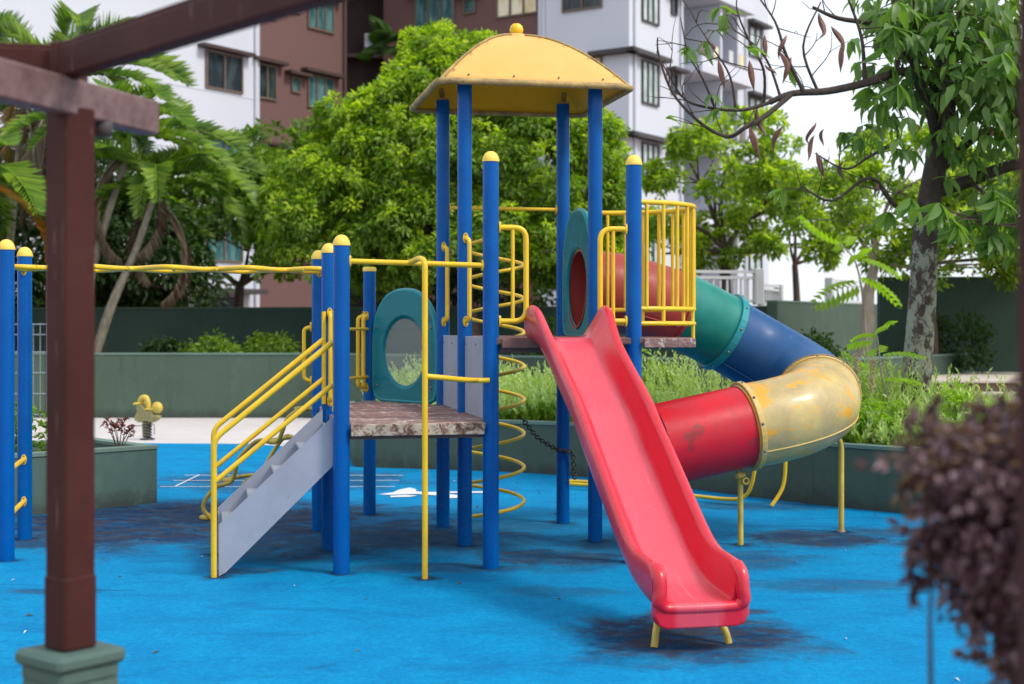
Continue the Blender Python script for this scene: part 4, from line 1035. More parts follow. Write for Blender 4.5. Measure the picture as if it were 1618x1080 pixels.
# ------------------------------------------------------------------ vegetation
def cloud_mesh(name, P, D, Nn, L, Wd, mats=None, droop=.25, idx=None):
    """many small folded leaves: arrays of base point, axis, normal, length, width"""
    n = len(P); D = D/np.linalg.norm(D, axis=1)[:, None]; Sx = np.cross(D, Nn); Sx /= (np.linalg.norm(Sx, axis=1)[:, None]+1e-9); U = np.cross(Sx, D)
    L = np.broadcast_to(L, n)[:, None]; Wd = np.broadcast_to(Wd, n)[:, None]
    mid = P + D*L*.5 + U*Wd*.0
    v = np.stack([P, mid + Sx*Wd*.5 + U*Wd*.22, P + D*L - U*L*droop, mid - Sx*Wd*.5 + U*Wd*.22], 1).reshape(-1, 3)
    # two triangles sharing the midrib: (base, right, tip), (base, tip, left)
    me = bpy.data.meshes.new(name); me.vertices.add(4*n); me.vertices.foreach_set('co', v.astype(np.float32).ravel())
    base = (np.arange(n)*4)[:, None]; tri = np.concatenate([base+0, base+1, base+2, base+0, base+2, base+3], 1).ravel().astype(np.int32)
    me.loops.add(6*n); me.loops.foreach_set('vertex_index', tri); me.polygons.add(2*n)
    me.polygons.foreach_set('loop_start', (np.arange(2*n)*3).astype(np.int32))
    for m in (mats or []): me.materials.append(m)
    if idx is not None: me.polygons.foreach_set('material_index', np.repeat(idx, 2).astype(np.int32))
    me.update(calc_edges=True); return me
def blade_mesh(name, P, D, Nn, L, Wd, m, droop=.3):
    """leaf clouds with rounder six-point blades"""
    n = len(P); D = unit(D); Sx = unit(np.cross(D, Nn)); U = np.cross(Sx, D); L = L[:, None]; Wd = Wd[:, None]
    def pt(t, w, u): return P + D*L*t + Sx*Wd*w + U*(Wd*u - L*droop*t*t)
    v = np.stack([pt(0, 0, 0), pt(.28, .46, .2), pt(.65, .38, .16), pt(1, 0, 0), pt(.65, -.38, .16), pt(.28, -.46, .2), pt(.30, 0, 0), pt(.66, 0, 0)], 1).reshape(-1, 3)
    me = bpy.data.meshes.new(name); fs = []
    for i in range(n):
        o = i*8; fs += [(o, o+1, o+6), (o+1, o+2, o+7, o+6), (o+2, o+3, o+7), (o, o+6, o+5), (o+6, o+7, o+4, o+5), (o+7, o+3, o+4)]
    me.from_pydata([tuple(p) for p in v], [], fs); me.materials.append(m); me.polygons.foreach_set('use_smooth', [True]*len(fs)); me.update(); return me
def unit(v): return v/(np.linalg.norm(v, axis=1)[:, None]+1e-9)
def rdir(n): return unit(rng.normal(size=(n, 3)))
def crown(lobes, nclump, per, leaf, clump_r, inner=.25, flat_=1.0):
    """lobes: (cx,cy,cz,rx,ry,rz). leaf rosettes sit on and just inside the union's skin"""
    lobes = np.array(lobes, float); vol = lobes[:, 3]*lobes[:, 5]; vol /= vol.sum()
    C = []; Cd = []
    while len(C) < nclump:
        k = rng.choice(len(lobes), p=vol); d = rdir(1)[0]; r = 1-abs(rng.normal()*inner) if rng.random() < .8 else rng.random()
        p = lobes[k, :3] + d*lobes[k, 3:]*max(.15, r)*rng.uniform(.92, 1.08)
        q = ((p-lobes[:, :3])/lobes[:, 3:]); dd = (q**2).sum(1); dd[k] = 9
        if dd.min() < .35 and rng.random() < .8: continue
        C.append(p); Cd.append(unit((d*np.array([1, 1, 1])+np.array([0, 0, .35]))[None])[0])
    C = np.array(C); Cd = np.array(Cd); n = nclump*per
    cc = np.repeat(C, per, 0); cd = np.repeat(Cd, per, 0)
    cr = np.repeat(clump_r*rng.uniform(.6, 1.35, nclump), per)
    d = unit(rdir(n) + cd*.55); rr = rng.random(n)**.5
    P = cc + d*(cr*rr)[:, None]*np.array([1, 1, flat_])
    D = unit(d + rdir(n)*.55 + np.array([0, 0, -.35]))
    N = unit(cd*.8 + np.array([0, 0, .8]) + rdir(n)*.6)
    L = leaf*rng.uniform(.65, 1.3, n)
    return P, D, N, L, L*rng.uniform(.38, .55, n), C
def crown_h(lobes, nsub, per_sub, per, leaf, sub_r=.42, clump_r=.13, low=-.35, sq=.8):
    """lobes carry boughs (sub-lobes); each bough carries leaf rosettes on its outer, upper side"""
    lobes = np.array(lobes, float); vol = lobes[:, 3]*lobes[:, 5]; vol /= vol.sum(); Sb, Sd = [], []
    while len(Sb) < nsub:
        k = rng.choice(len(lobes), p=vol); d = rdir(1)[0]
        if d[2] < low or d[1] > .75: continue
        r = rng.uniform(.82, 1.02) if rng.random() < .75 else rng.uniform(.4, .8)
        p = lobes[k, :3] + d*lobes[k, 3:]*r
        dd = (((p-lobes[:, :3])/lobes[:, 3:])**2).sum(1); dd[k] = 9
        if dd.min() < .5 and rng.random() < .85: continue
        Sb.append(p); Sd.append(d)
    Sb, Sd = np.array(Sb), np.array(Sd); n1 = nsub*per_sub
    sr = np.repeat(sub_r*rng.uniform(.55, 1.3, nsub), per_sub)
    up = unit(Sd*.8+np.array([0, -.15, .75])); d1 = unit(rdir(n1) + np.repeat(up, per_sub, 0)*1.0)
    C = np.repeat(Sb, per_sub, 0) + d1*sr[:, None]*np.array([1, 1, sq])*rng.uniform(.7, 1.05, n1)[:, None]
    fresh_toplit = (d1[:, 2] > .25) & (rng.random(n1) < .58)  # upward clumps go lime: young tips plus top light painted as leaf colour
    n = n1*per; cd = np.repeat(d1, per, 0); d = unit(rdir(n)*.9 + cd*.8)
    P = np.repeat(C, per, 0) + d*(clump_r*rng.random(n)**.6)[:, None]
    D = unit(d + rdir(n)*.45 + np.array([0, 0, -.30])); N = unit(cd + np.array([0, 0, .7]) + rdir(n)*.5)
    L = leaf*rng.uniform(.65, 1.3, n); idx = (np.repeat(fresh_toplit, per) & (rng.random(n) < .8)).astype(np.int32)
    return P, D, N, L, L*rng.uniform(.36, .52, n), C[::3], idx
def limb(mb, p0, p1, r0, r1, wob=.1, n=8, seg=9):
    p0, p1 = Vector(p0), Vector(p1); L = (p1-p0).length; o = Vector((rnd.uniform(-1, 1), rnd.uniform(-1, 1), rnd.uniform(-.3, .6)))*wob*L
    pts = [p0.lerp(p1, t)+o*math.sin(math.pi*t)+Vector((rnd.uniform(-1, 1), rnd.uniform(-1, 1), rnd.uniform(-1, 1)))*wob*L*.07*(0 < t < 1) for t in [i/n for i in range(n+1)]]
    mb.tube(pts, [r0+(r1-r0)*i/n for i in range(n+1)], seg); return pts
def tree(label, base, fork, lobes, nclump, per, leaf, cr, mat, barkm, r0=.16, extra=None, flat_=1.0, inner=.25, group=None, nm='tree', nl=26, hier=None, mat2=None):
    t = empty(nm, base, label=label, cat='tree', group=group)
    tk = MB(); base = Vector(base); fork = Vector(fork)
    pts = catmull([base-Vector((0, 0, .1)), base.lerp(fork, .35)+Vector((.06*rnd.uniform(-1, 1), 0, 0)), base.lerp(fork, .7)+Vector((.08*rnd.uniform(-1, 1), 0, 0)), fork], 6)
    tk.tube(pts, [r0*(1.25-.5*i/(len(pts)-1)) for i in range(len(pts))], 12)
    idx = None
    if hier: P, D, N, L, Wd, C, idx = crown_h(lobes, *hier[:2], per, leaf, hier[2], cr, *hier[3:])
    else: P, D, N, L, Wd, C = crown(lobes, nclump, per, leaf, cr, inner, flat_)
    for l in lobes:
        m_ = limb(tk, fork, (l[0], l[1], l[2]-l[5]*.1), r0*.5, r0*.16)
    for k in rng.choice(len(C), min(nl, len(C)), replace=False):
        c = Vector(C[k]); l = min(lobes, key=lambda q: (Vector(q[:3])-c).length)
        limb(tk, Vector(l[:3]).lerp(fork, .25), c, r0*.17, .012, .12, 5, 5)
    tk.build('trunk', M[barkm], t, world=Id)
    me = cloud_mesh('crown', P, D, N, L, Wd, [M[mat], M[mat2 or mat]], idx=idx)
    place('crown', me, t, world=Id, kind='stuff'); return t

# big central tree behind the tower
tree('big dense bright green tree behind the canopy, standing in the upper bed', (-.72, 25.4, .95), (-.8, 25.9, 2.6),
     [(-1.1, 26.6, 4.3, 2.1, 1.9, 1.9), (-3.0, 26.3, 3.4, 1.35, 1.5, 1.45), (-2.2, 26.5, 4.7, 1.3, 1.3, 1.15), (-1.0, 26.8, 5.9, 1.25, 1.2, 1.05), (-.2, 26.7, 5.6, 1.2, 1.2, 1.0), (.7, 26.4, 3.9, 1.3, 1.4, 1.9), (-.6, 26.1, 2.9, 2.2, 1.5, 1.1), (-3.5, 26.2, 2.7, .9, 1, .8), (-1.8, 25.6, 3.6, 1.0, .9, 1.0), (.2, 25.6, 4.6, 1.0, .9, .9), (-1.0, 26.7, 2.5, 2.2, 1.0, .9), (.6, 26.8, 2.6, 1.4, 1.0, 1.1)],
     0, 22, .112, .13, 'leaf_big', 'bark_dark', .13, hier=(560, 12, .36), mat2='leaf_fresh_toplit')
tree('dark understorey tree filling the shade beneath the big bright crown', (-1.0, 28.6, 0), (-1.0, 28.8, 2.0),
     [(-1.8, 29.0, 2.7, 1.5, .9, 1.0), (.3, 29.2, 2.8, 1.9, .9, 1.1), (-.6, 29.2, 3.6, 1.9, .9, 1.0)], 260, 24, .17, .28, 'leaf_dark', 'bark_dark', .12)
tree('dark green tree left of the big bright tree, behind the palm', (-6.35, 33.0, 0), (-6.35, 33.2, 2.5),
     [(-6.2, 33.5, 3.6, 1.9, 1.8, 1.2), (-5.3, 33.4, 4.5, 1.4, 1.4, 1.4), (-7.5, 33.6, 3.6, 1.5, 1.5, 1.3), (-5.0, 33.4, 3.1, 1.1, 1.2, .8)],
     0, 15, .17, .16, 'leaf_mid', 'bark_dark', .14, hier=(150, 10, .5), mat2='leaf_big')
tree('dark evergreen mass behind the brown pergola pillar', (-9.4, 31, 0), (-9.6, 31.3, 2.4),
     [(-9.6, 31.4, 3.4, 2.2, 1.8, 2.0), (-11.4, 31.0, 3.0, 2.0, 1.8, 2.6), (-8.4, 31.8, 3.2, 1.4, 1.4, 1.5), (-8.9, 31.2, 2.0, 1.2, 1, 1.0), (-8.0, 30.6, 3.2, 1.3, 1, 1.3), (-7.3, 30.8, 2.4, 1.0, 1, .7), (-9.8, 31, 5.2, 1.4, 1, 1.2), (-11.2, 30.0, 1.6, 1.8, 1.2, 1.6)],
     1150, 30, .16, .30, 'leaf_dark', 'bark_dark', .2)
tree('low dark tree at the far left edge', (-13.2, 29.8, 0), (-13.0, 29.8, 1.6),
     [(-12.6, 29.8, 3.3, 2.0, 1.2, 2.0), (-13.4, 29.6, 2.0, 1.8, 1.2, 1.8)], 420, 28, .16, .30, 'leaf_dark', 'bark_dark', .16)
# airy trees on the right
tree('loose olive green tree right of the canopy, in front of the balconies', (4.75, 31.0, .5), (4.7, 31.2, 3.2),
     [(4.5, 31.5, 4.6, 1.4, 1.4, .9), (3.6, 31.4, 4.0, 1.2, 1.2, .8), (5.6, 31.6, 4.2, 1.2, 1.2, .8), (4.9, 31.6, 5.5, 1.1, 1.1, .7), (3.9, 31.2, 5.2, .9, .9, .6), (5.9, 31.3, 3.3, 1.2, 1.1, .5), (3.3, 31.3, 3.2, .8, .9, .5)],
     0, 14, .16, .16, 'leaf_airy', 'bark_dark', .14, hier=(82, 9, .34, -.6, .4), mat2='leaf_fresh_toplit')
tree('small airy tree against the white sky, between two railings', (6.6, 33.0, .5), (6.6, 33.2, 3.0),
     [(6.5, 33.4, 3.9, 1.1, 1.1, .7), (7.3, 33.4, 4.4, 1.0, 1.1, .6), (6.2, 33.4, 4.9, .9, .9, .5), (7.6, 33.2, 3.4, .8, .9, .5)],
     0, 12, .15, .16, 'leaf_airy', 'bark_dark', .09, hier=(38, 8, .28, -.7, .35), mat2='leaf_fresh_toplit')
tree('pale trunked leafy tree in the upper bed, left of the lichened trunk', (5.55, 22.7, .9), (5.85, 22.9, 2.6),
     [(6.0, 23.2, 3.3, 1.2, 1.1, .75), (5.2, 23.0, 3.5, .8, .9, .6), (7.0, 23.2, 3.0, 1.2, 1.1, .7), (6.4, 23.3, 4.1, 1.1, 1.1, .6), (7.9, 23.0, 3.4, 1.0, 1.0, .8), (7.4, 23.3, 2.5, .9, .9, .45)],
     0, 13, .125, .13, 'leaf_airy', 'bark_pale', .10, hier=(95, 9, .28, -.7, .45), mat2='leaf_fresh_toplit')
tree('thin brown tree close behind the lichened trunk', (6.95, 23.4, .9), (6.98, 23.5, 2.6),
     [(8.4, 23.4, 3.4, 1.5, 1.2, .9), (9.4, 23.6, 2.9, 1.3, 1.2, .9), (7.4, 23.7, 3.3, .9, 1, .6), (9.6, 23.5, 4.2, 1.2, 1.2, .9)],
     0, 13, .13, .14, 'leaf_airy', 'bark_dark', .07, hier=(78, 9, .30, -.7, .45), mat2='leaf_fresh_toplit')

# near right tree with lichened trunk, bare limbs, big hanging leaves
def at(px, py, d): return Vector(((px-809)*d/2247, d, 1.6+(512-py)*d/2247))
NTree = empty('tree', (3.82, 13.5, .46), label='near tree with lichen spotted trunk, bare limbs, brown pods and large drooping leaves', cat='tree')
tk = MB()
trunk = catmull([Vector((3.80, 13.5, .40)), Vector((3.84, 13.5, 1.1)), Vector((3.90, 13.5, 1.9)), Vector((3.93, 13.5, 2.55)), Vector((4.02, 13.5, 3.1)), Vector((4.12, 13.5, 3.7)), Vector((4.1, 13.5, 4.5)), Vector((4.2, 13.6, 5.4))], 5)
tk.tube(trunk, [.150-.0022*i for i in range(len(trunk))], 16)
tips = []
def branch(pts, r0, r1): 
    P = catmull(pts, 5); tk.tube(P, [r0+(r1-r0)*i/(len(P)-1) for i in range(len(P))], 8); return P
Bm = branch([(4.05, 13.5, 3.25), (3.86, 13.3, 3.75), (3.6, 13.1, 3.93), (3.25, 12.9, 3.80), (2.85, 12.8, 3.70), (2.5, 12.7, 3.66), (2.3, 12.7, 3.58)], .052, .024)
br = [Bm]
br.append(branch([(2.5, 12.7, 3.66), (2.25, 12.6, 3.45), (2.05, 12.5, 3.33), (1.9, 12.5, 3.25), (1.65, 12.4, 3.35), (1.40, 12.4, 3.62), (1.28, 12.4, 3.95), (1.27, 12.4, 4.1)], .026, .006))
br.append(branch([(2.3, 12.7, 3.58), (2.05, 12.6, 3.50), (1.8, 12.6, 3.51), (1.55, 12.6, 3.58), (1.4, 12.5, 3.75), (1.27, 12.5, 4.0)], .018, .005))
br.append(branch([(1.8, 12.6, 3.51), (1.68, 12.5, 3.75), (1.55, 12.5, 3.98), (1.48, 12.5, 4.3)], .012, .004))
br.append(branch([(1.98, 12.6, 3.50), (1.93, 12.6, 3.8), (1.75, 12.5, 4.05), (1.62, 12.5, 4.25)], .012, .004))
br.append(branch([(2.25, 12.7, 3.56), (2.23, 12.6, 3.85), (2.08, 12.5, 4.1), (1.98, 12.5, 4.35), (1.98, 12.5, 4.5)], .015, .004))
br.append(branch([(2.4, 12.7, 3.62), (2.28, 12.7, 3.95), (2.1, 12.7, 4.15), (1.85, 12.7, 4.3)], .014, .004))
br.append(branch([(2.6, 12.7, 3.68), (2.45, 12.7, 4.0), (2.35, 12.7, 4.3), (2.18, 12.7, 4.55)], .02, .006))
br.append(branch([(2.75, 12.8, 3.70), (2.62, 12.8, 4.1), (2.78, 12.8, 4.5)], .016, .006))
br.append(branch([(3.2, 12.9, 3.80), (3.17, 12.9, 4.2), (3.05, 12.9, 4.55)], .022, .01))
br.append(branch([(3.55, 13.1, 3.93), (3.55, 13.1, 4.3), (3.50, 13.1, 4.7)], .022, .01))
br.append(branch([(4.05, 13.5, 3.4), (3.75, 13.3, 4.05), (3.45, 13.2, 4.35), (3.0, 13.1, 4.42), (2.75, 13.0, 4.5)], .045, .012))
br.append(branch([(4.1, 13.5, 3.6), (3.8, 13.2, 4.1), (3.7, 13.1, 4.6)], .04, .015))
br.append(branch([(3.98, 13.5, 2.85), (4.3, 13.4, 2.95), (4.65, 13.3, 3.08), (5.1, 13.2, 3.15)], .07, .045))
br.append(branch([(4.05, 13.5, 3.05), (4.35, 13.4, 3.35), (4.6, 13.3, 3.45), (5.0, 13.2, 3.9)], .045, .02))
br.append(branch([(4.12, 13.5, 3.7), (4.4, 13.4, 4.1), (4.6, 13.4, 4.6)], .05, .02))
br.append(branch([(3.95, 13.5, 2.75), (3.6, 13.3, 2.7), (3.3, 13.1, 2.95), (2.9, 12.9, 2.72), (2.6, 12.8, 2.85)], .03, .007))
br.append(branch([(3.6, 13.3, 3.3), (3.3, 13.1, 3.15), (3.05, 13.0, 3.02), (2.75, 12.9, 3.15)], .018, .006))
br.append(branch([(4.05, 13.4, 3.3), (4.0, 13.1, 3.6), (3.95, 13.0, 4.0), (4.1, 12.9, 4.5)], .03, .01))
br.append(branch([(4.3, 13.4, 2.95), (4.35, 13.0, 2.75), (4.3, 12.8, 2.5)], .02, .008))
# fine twigs
for P in br:
    for _ in range(max(3, len(P)//4)):
        i = rnd.randrange(len(P)//4, len(P)); p = P[i]; d = Vector((rnd.uniform(-1, .6), rnd.uniform(-.6, .6), rnd.uniform(-.1, 1.2))).normalized()
        L = rnd.uniform(.2, .5); tp = limb(tk, p, p+d*L, .006, .0025, .18, 6, 5); tips.append(tp[-1])
        if rnd.random() < .6:
            q_ = tp[3]; d2 = (d+Vector((rnd.uniform(-1, 1), rnd.uniform(-1, 1), rnd.uniform(-.5, .8)))*.8).normalized(); tips.append(limb(tk, q_, q_+d2*L*.6, .004, .002, .15, 4, 4)[-1])
tk.build('trunk', M['bark_lichen'], NTree, world=Id)
def bigleaf_mesh(L, Wd, m, droop):
    q = MB(); n = 6; rows_ = []
    for i in range(n+1):
        t = i/n; w = Wd*math.sin(math.pi*min(1, t*.93+.04))**.75*.5*(1-.25*t); x = L*t; z = -droop*L*t*t
        rows_ += [(x, -w, z+w*.28), (x, 0, z), (x, w, z+w*.28)]
    fs = []
    for i in range(n):
        o = i*3; fs += [(o, o+3, o+4, o+1), (o+1, o+4, o+5, o+2)]
    q.add(rows_, fs, True); me = q.mesh('leaf'); me.materials.append(m); return me
bl = [bigleaf_mesh(.25, .10, M['leaf_broad'], .25), bigleaf_mesh(.21, .085, M['leaf_broad'], .45), bigleaf_mesh(.28, .095, M['leaf_broad'], .1)]
def orient(p, d, roll):
    d = Vector(d).normalized(); q = Vector((1, 0, 0)).rotation_difference(d); return Matrix.Translation(p) @ q.to_matrix().to_4x4() @ Matrix.Rotation(roll, 4, 'X')
# drooping leaf clusters (centre, spread)
clus = []
zones = [((3.95, 12.95, 4.15), (.62, .5, .42), 15), ((4.55, 12.9, 4.0), (.5, .5, .55), 14), ((4.0, 12.8, 2.62), (.55, .4, .22), 11), ((4.5, 12.8, 2.45), (.42, .4, .32), 10), ((3.75, 12.9, 3.35), (.42, .4, .3), 8), ((4.65, 12.9, 3.35), (.35, .4, .3), 5), ((3.9, 12.9, 4.6), (.6, .5, .25), 7), ((4.35, 12.9, 3.15), (.4, .3, .25), 4)]
for c, sp, n in zones:
    for _ in range(n): clus.append(Vector((c[0]+rnd.uniform(-1, 1)*sp[0], c[1]+rnd.uniform(-1, 1)*sp[1], c[2]+rnd.uniform(-1, 1)*sp[2])))
nleaf = 0; EP, ED, EN = [], [], []
stem = MB()
for c in clus:
    nb = min((p for P in br+[trunk] for p in P[::2]), key=lambda p: (Vector(p)-c).length)
    limb(stem, nb, c, .008, .004, .1, 5, 5)
    k = rnd.randint(5, 8)
    for j in range(k):
        a_ = 2*math.pi*j/k+rnd.uniform(-.3, .3); d = Vector((math.cos(a_), math.sin(a_), rnd.uniform(-1.5, -.25)))
        if nleaf < 296: place('leaf', bl[rnd.randrange(3)], NTree, world=orient(c, d, rnd.uniform(-.5, .5)) @ Matrix.Scale(rnd.uniform(.75, 1.15), 4)); nleaf += 1
        else: EP.append(c[:]); ED.append(d[:]); EN.append((0, 0, 1))
for t_ in tips:
    if t_.x > 2.9 or rnd.random() < .15:
        for j in range(rnd.randint(2, 5)):
            EP.append(t_[:]); ED.append((rnd.uniform(-1, 1), rnd.uniform(-1, 1), rnd.uniform(-1.2, .2))); EN.append((rnd.uniform(-.4, .4), rnd.uniform(-.4, .4), 1))
stem.build('twig', M['bark_dark'], NTree, world=Id, kind='stuff')
P, D, N, L, Wd, _C = crown([(4.5, 13.4, 4.4, .8, .7, .7), (4.0, 13.7, 4.6, .8, .7, .45), (4.9, 13.2, 3.6, .6, .6, .6), (4.7, 13.2, 2.7, .5, .5, .4), (3.9, 13.6, 3.9, .6, .5, .4), (3.55, 13.2, 4.4, .4, .4, .35), (4.3, 13.0, 3.9, .8, .5, .8)], 260, 8, .19, .2, flat_=.9, inner=.5)
D = unit(D + np.array([0, 0, -.8])); EP = np.vstack([np.array(EP), P]); ED = np.vstack([np.array(ED), D]); EN = np.vstack([np.array(EN), N]); n = len(EP)
Ls = np.full(n, .19)*rng.uniform(.6, 1.2, n); place('foliage', blade_mesh('foliage', EP, ED, EN, Ls, Ls*.40, M['leaf_broad']), NTree, world=Id, kind='stuff')
# hanging brown pods
pod_mes = []
for (L, w, cu) in ((.26, .055, .0), (.20, .05, .06), (.30, .06, -.05), (.17, .035, .08)):
    pod = MB(); pod.tube([(cu*math.sin(t*3), cu*.6*math.sin(t*4+1), -L*t) for t in [i/8 for i in range(9)]], [.003]+[max(.003, w/2*math.sin(math.pi*(i/8)**.8)) for i in range(1, 9)], 5, smooth=False)
    me = pod.mesh('pod'); me.materials.append(M['pod']); pod_mes.append(me)
pods = [(1240, 55, 12.7), (1250, 90, 12.7), (1315, 40, 12.8), (1298, 20, 12.8), (1208, 55, 12.6), (1214, 100, 12.6), (1184, 95, 12.5), (1200, 170, 12.6), (1184, 200, 12.5), (1236, 200, 12.7), (1305, 205, 12.9), (1283, 195, 12.9), (1290, 240, 12.9), (1378, 290, 13.0), (1335, 255, 13.0), (1552, 195, 12.9), (1440, 195, 13.0), (1230, 80, 12.6), (1120, 60, 12.5), (1135, 95, 12.5), (1330, 70, 12.9), (1290, 215, 12.8)]
for px, py, d in pods:
    o = place('pod', pod_mes[rnd.randrange(4)], NTree, world=Matrix.Translation(at(px, py, d)) @ Matrix.Rotation(rnd.uniform(-.45, .45), 4, 'Y') @ Matrix.Rotation(rnd.uniform(0, 6), 4, 'Z') @ Matrix.Scale(rnd.uniform(.7, 1.15), 4))

# compound-leaf sapling by the trunk
def pinnate(L, n, lw, ll, m, droop=.6, fold=.3):
    P, D, N = [], [], []; pts = []
    for i in range(n+1):
        t = i/n; pts.append(Vector((L*t, 0, -droop*L*t*t)))
    for i in range(1, n+1):
        p = pts[i]
        for sg in (-1, 1): P.append(p[:]); D.append((.45, sg, -fold)); N.append((0, 0, 1))
    P, D, N = np.array(P), np.array(D), np.array(N); t = np.repeat(np.arange(1, n+1)/n, 2)
    Lf = ll*np.sin(np.pi*np.clip(t*.9+.1, 0, 1))**.5+.01
    return cloud_mesh('leaf', P, D, N, Lf, lw, [m], .15), pts
SP = empty('sapling', (3.42, 12.9, .46), label='young sapling with lime compound leaves left of the lichened trunk', cat='sapling')
q = MB(); stem_p = catmull([(3.42, 12.9, .4), (3.46, 12.9, .75), (3.35, 12.85, 1.1), (3.3, 12.85, 1.5)], 6); q.tube(stem_p, [.014-.0005*i for i in range(len(stem_p))], 6); q.build('stem', M['bark_pale'], SP, world=Id)
pin_me, _ = pinnate(.38, 9, .045, .12, M['leaf_lime'], .45)
for (z, az, el) in ((1.45, 200, 10), (1.35, 330, 20), (1.2, 180, 5), (1.1, 20, 15), (1.3, 90, 30), (1.5, 260, 40), (.9, 300, 0), (.85, 200, 0)):
    i = min(range(len(stem_p)), key=lambda k: abs(stem_p[k].z-z)); d = (math.cos(R(az)), math.sin(R(az)), math.sin(R(el)))
    place('leaf', pin_me, SP, world=orient(stem_p[i], d, 0))
for px, py in ((1352, 555), (1378, 565)):
    p = at(px, py, 12.7); P = []; n = 160
    u = rng.random(n); Pn = np.array(p)[None] + np.stack([rng.normal(size=n)*.012, rng.normal(size=n)*.012, -u*.30], 1)
    place('plume', cloud_mesh('plume', Pn, unit(rdir(n)+np.array([0, 0, -.3])), rdir(n), .03, .012, [M['plume']]), SP, world=Id)
# lime leaves hanging from the pale trunked tree's left
LV = empty('sapling', (5.2, 20.8, .98), label='thin stem with yellow green compound leaves before the pale trunk', cat='sapling')
q = MB(); sp2 = catmull([(5.2, 20.8, .95), (5.15, 20.8, 1.8), (5.0, 20.7, 2.5), (4.7, 20.6, 2.8)], 6); q.tube(sp2, [.02-.0006*i for i in range(len(sp2))], 6); q.build('stem', M['bark_pale'], LV, world=Id)
pin2, _ = pinnate(.7, 10, .09, .24, M['leaf_lime'], .5)
for (z, az, el) in ((2.75, 180, 10), (2.6, 330, 0), (2.5, 250, 30), (2.3, 10, -10), (2.7, 90, 40), (2.2, 200, -10)):
    i = min(range(len(sp2)), key=lambda k: abs(sp2[k].z-z)); d = (math.cos(R(az)), math.sin(R(az)), math.sin(R(el))); place('leaf', pin2, LV, world=orient(sp2[i], d, 0))

# needle shrubs in the lower bed (dense, uncountable)
def in_bed(n):
    out = []
    fx = np.array([p[0] for p in fw]); fy = np.array([p[1] for p in fw])
    while len(out) < n:
        x = rng.uniform(-1.6, 6.2); y0 = np.interp(x, fx, fy)+.22; y1 = min(y0+2.8, 19.5); y = y0+(y1-y0)*rng.random()**1.3
        out.append((x, y, y0))
    return np.array(out)
NS = 3000; B_ = in_bed(NS)
hgt = (.32+.22*np.sin(B_[:, 0]*2.3)*np.sin(B_[:, 1]*1.7+B_[:, 0])+.22*rng.random(NS))*(1.0+.25*(B_[:, 1]-B_[:, 2])/2)
hgt = np.clip(hgt, .15, .95); per = 24
lean = rdir(NS)*.35; lean[:, 2] = 1; lean = unit(lean)
tt = np.tile(np.linspace(.1, 1, per), NS); base = np.repeat(np.stack([B_[:, 0], B_[:, 1], np.full(NS, .45)], 1), per, 0); ln = np.repeat(lean, per, 0); hh = np.repeat(hgt, per)
P = base + ln*(hh*tt)[:, None]; D = unit(ln*1.1 + rdir(len(P))*.7); L = .085*(1.15-.5*tt)*rng.uniform(.7, 1.3, len(P))
place('needle_shrubs', cloud_mesh('needle_shrubs', P, D, rdir(len(P)), L, L*.30, [M['leaf_airy'], M['leaf_lav']], idx=(tt > .45).astype(np.int32)), kind='stuff', label='pale grey-green needle shrubs filling the low curved bed')
# extra low bushes
def bush(label, c, r, n, per, leaf, mat, nm='bush', group=None, stems=True):
    t = empty(nm, (c[0], c[1], c[2]-r[2]), label=label, cat='bush', group=group)
    P, D, N, L, Wd, C = crown([(c[0], c[1], c[2], *r), (c[0]+r[0]*.4, c[1], c[2]-r[2]*.2, r[0]*.7, r[1]*.7, r[2]*.8), (c[0]-r[0]*.5, c[1], c[2]-r[2]*.3, r[0]*.6, r[1]*.7, r[2]*.7)], n, per, leaf, leaf*1.6, .3)
    place('foliage', cloud_mesh('foliage', P, D, N, L, Wd, [M[mat]]), t, world=Id, kind='stuff')
    q = MB()
    for k in range(6): limb(q, (c[0]+rnd.uniform(-.05, .05), c[1], c[2]-r[2]-.05), C[rng.integers(len(C))], .012, .004, .1, 4, 5)
    q.build('stem', M['bark_dark'], t, world=Id); return t
for i, (x, y, z, rx, rzz, mt, lb) in enumerate([
    (-5.3, 25.2, 1.12, .45, .22, 'leaf_big', 'leftmost low green bush on the dark wall bed, left of the stair rail'),
    (-4.3, 25.3, 1.15, .40, .26, 'leaf_airy', 'pale low bush in the bed above the stair handrail'),
    (-6.2, 25.4, 1.10, .35, .18, 'leaf_dark', 'tiny dark bush at the left end of the upper bed'),
    (.6, 22.9, 1.25, .45, .45, 'leaf_dark', 'dark bush behind the corkscrew climber'),
    (4.6, 21.6, 1.10, .45, .30, 'leaf_dark', 'low dark bush under the pale trunked tree'),
    (7.4, 23.6, 1.30, .55, .45, 'leaf_dark', 'dark bush at the foot of the tall wall, right of the lichened trunk'),
    (1.55, 16.6, .82, .45, .42, 'leaf_big', 'feathery bright green bush behind the red slide top'),
    (3.95, 12.6, .70, .25, .30, 'leaf_lime', 'lime green bush at the foot of the lichened trunk'),
    (3.2, 12.75, .65, .22, .28, 'leaf_lime', 'small lime bush below the young sapling'),
    (-3.5, 17.6, .2, .01, .01, 'leaf_dark', '')]):
    if lb: bush(lb, (x, y, z), (rx, rx*.8, rzz), 60, 24, .085 if mt != 'leaf_lime' else .07, mt)
# green plants left of the pillar in the planter
bush('light green plant in the planter box behind the blue posts', (-4.15, 12.35, .66), (.28, .25, .24), 40, 16, .07, 'leaf_airy')

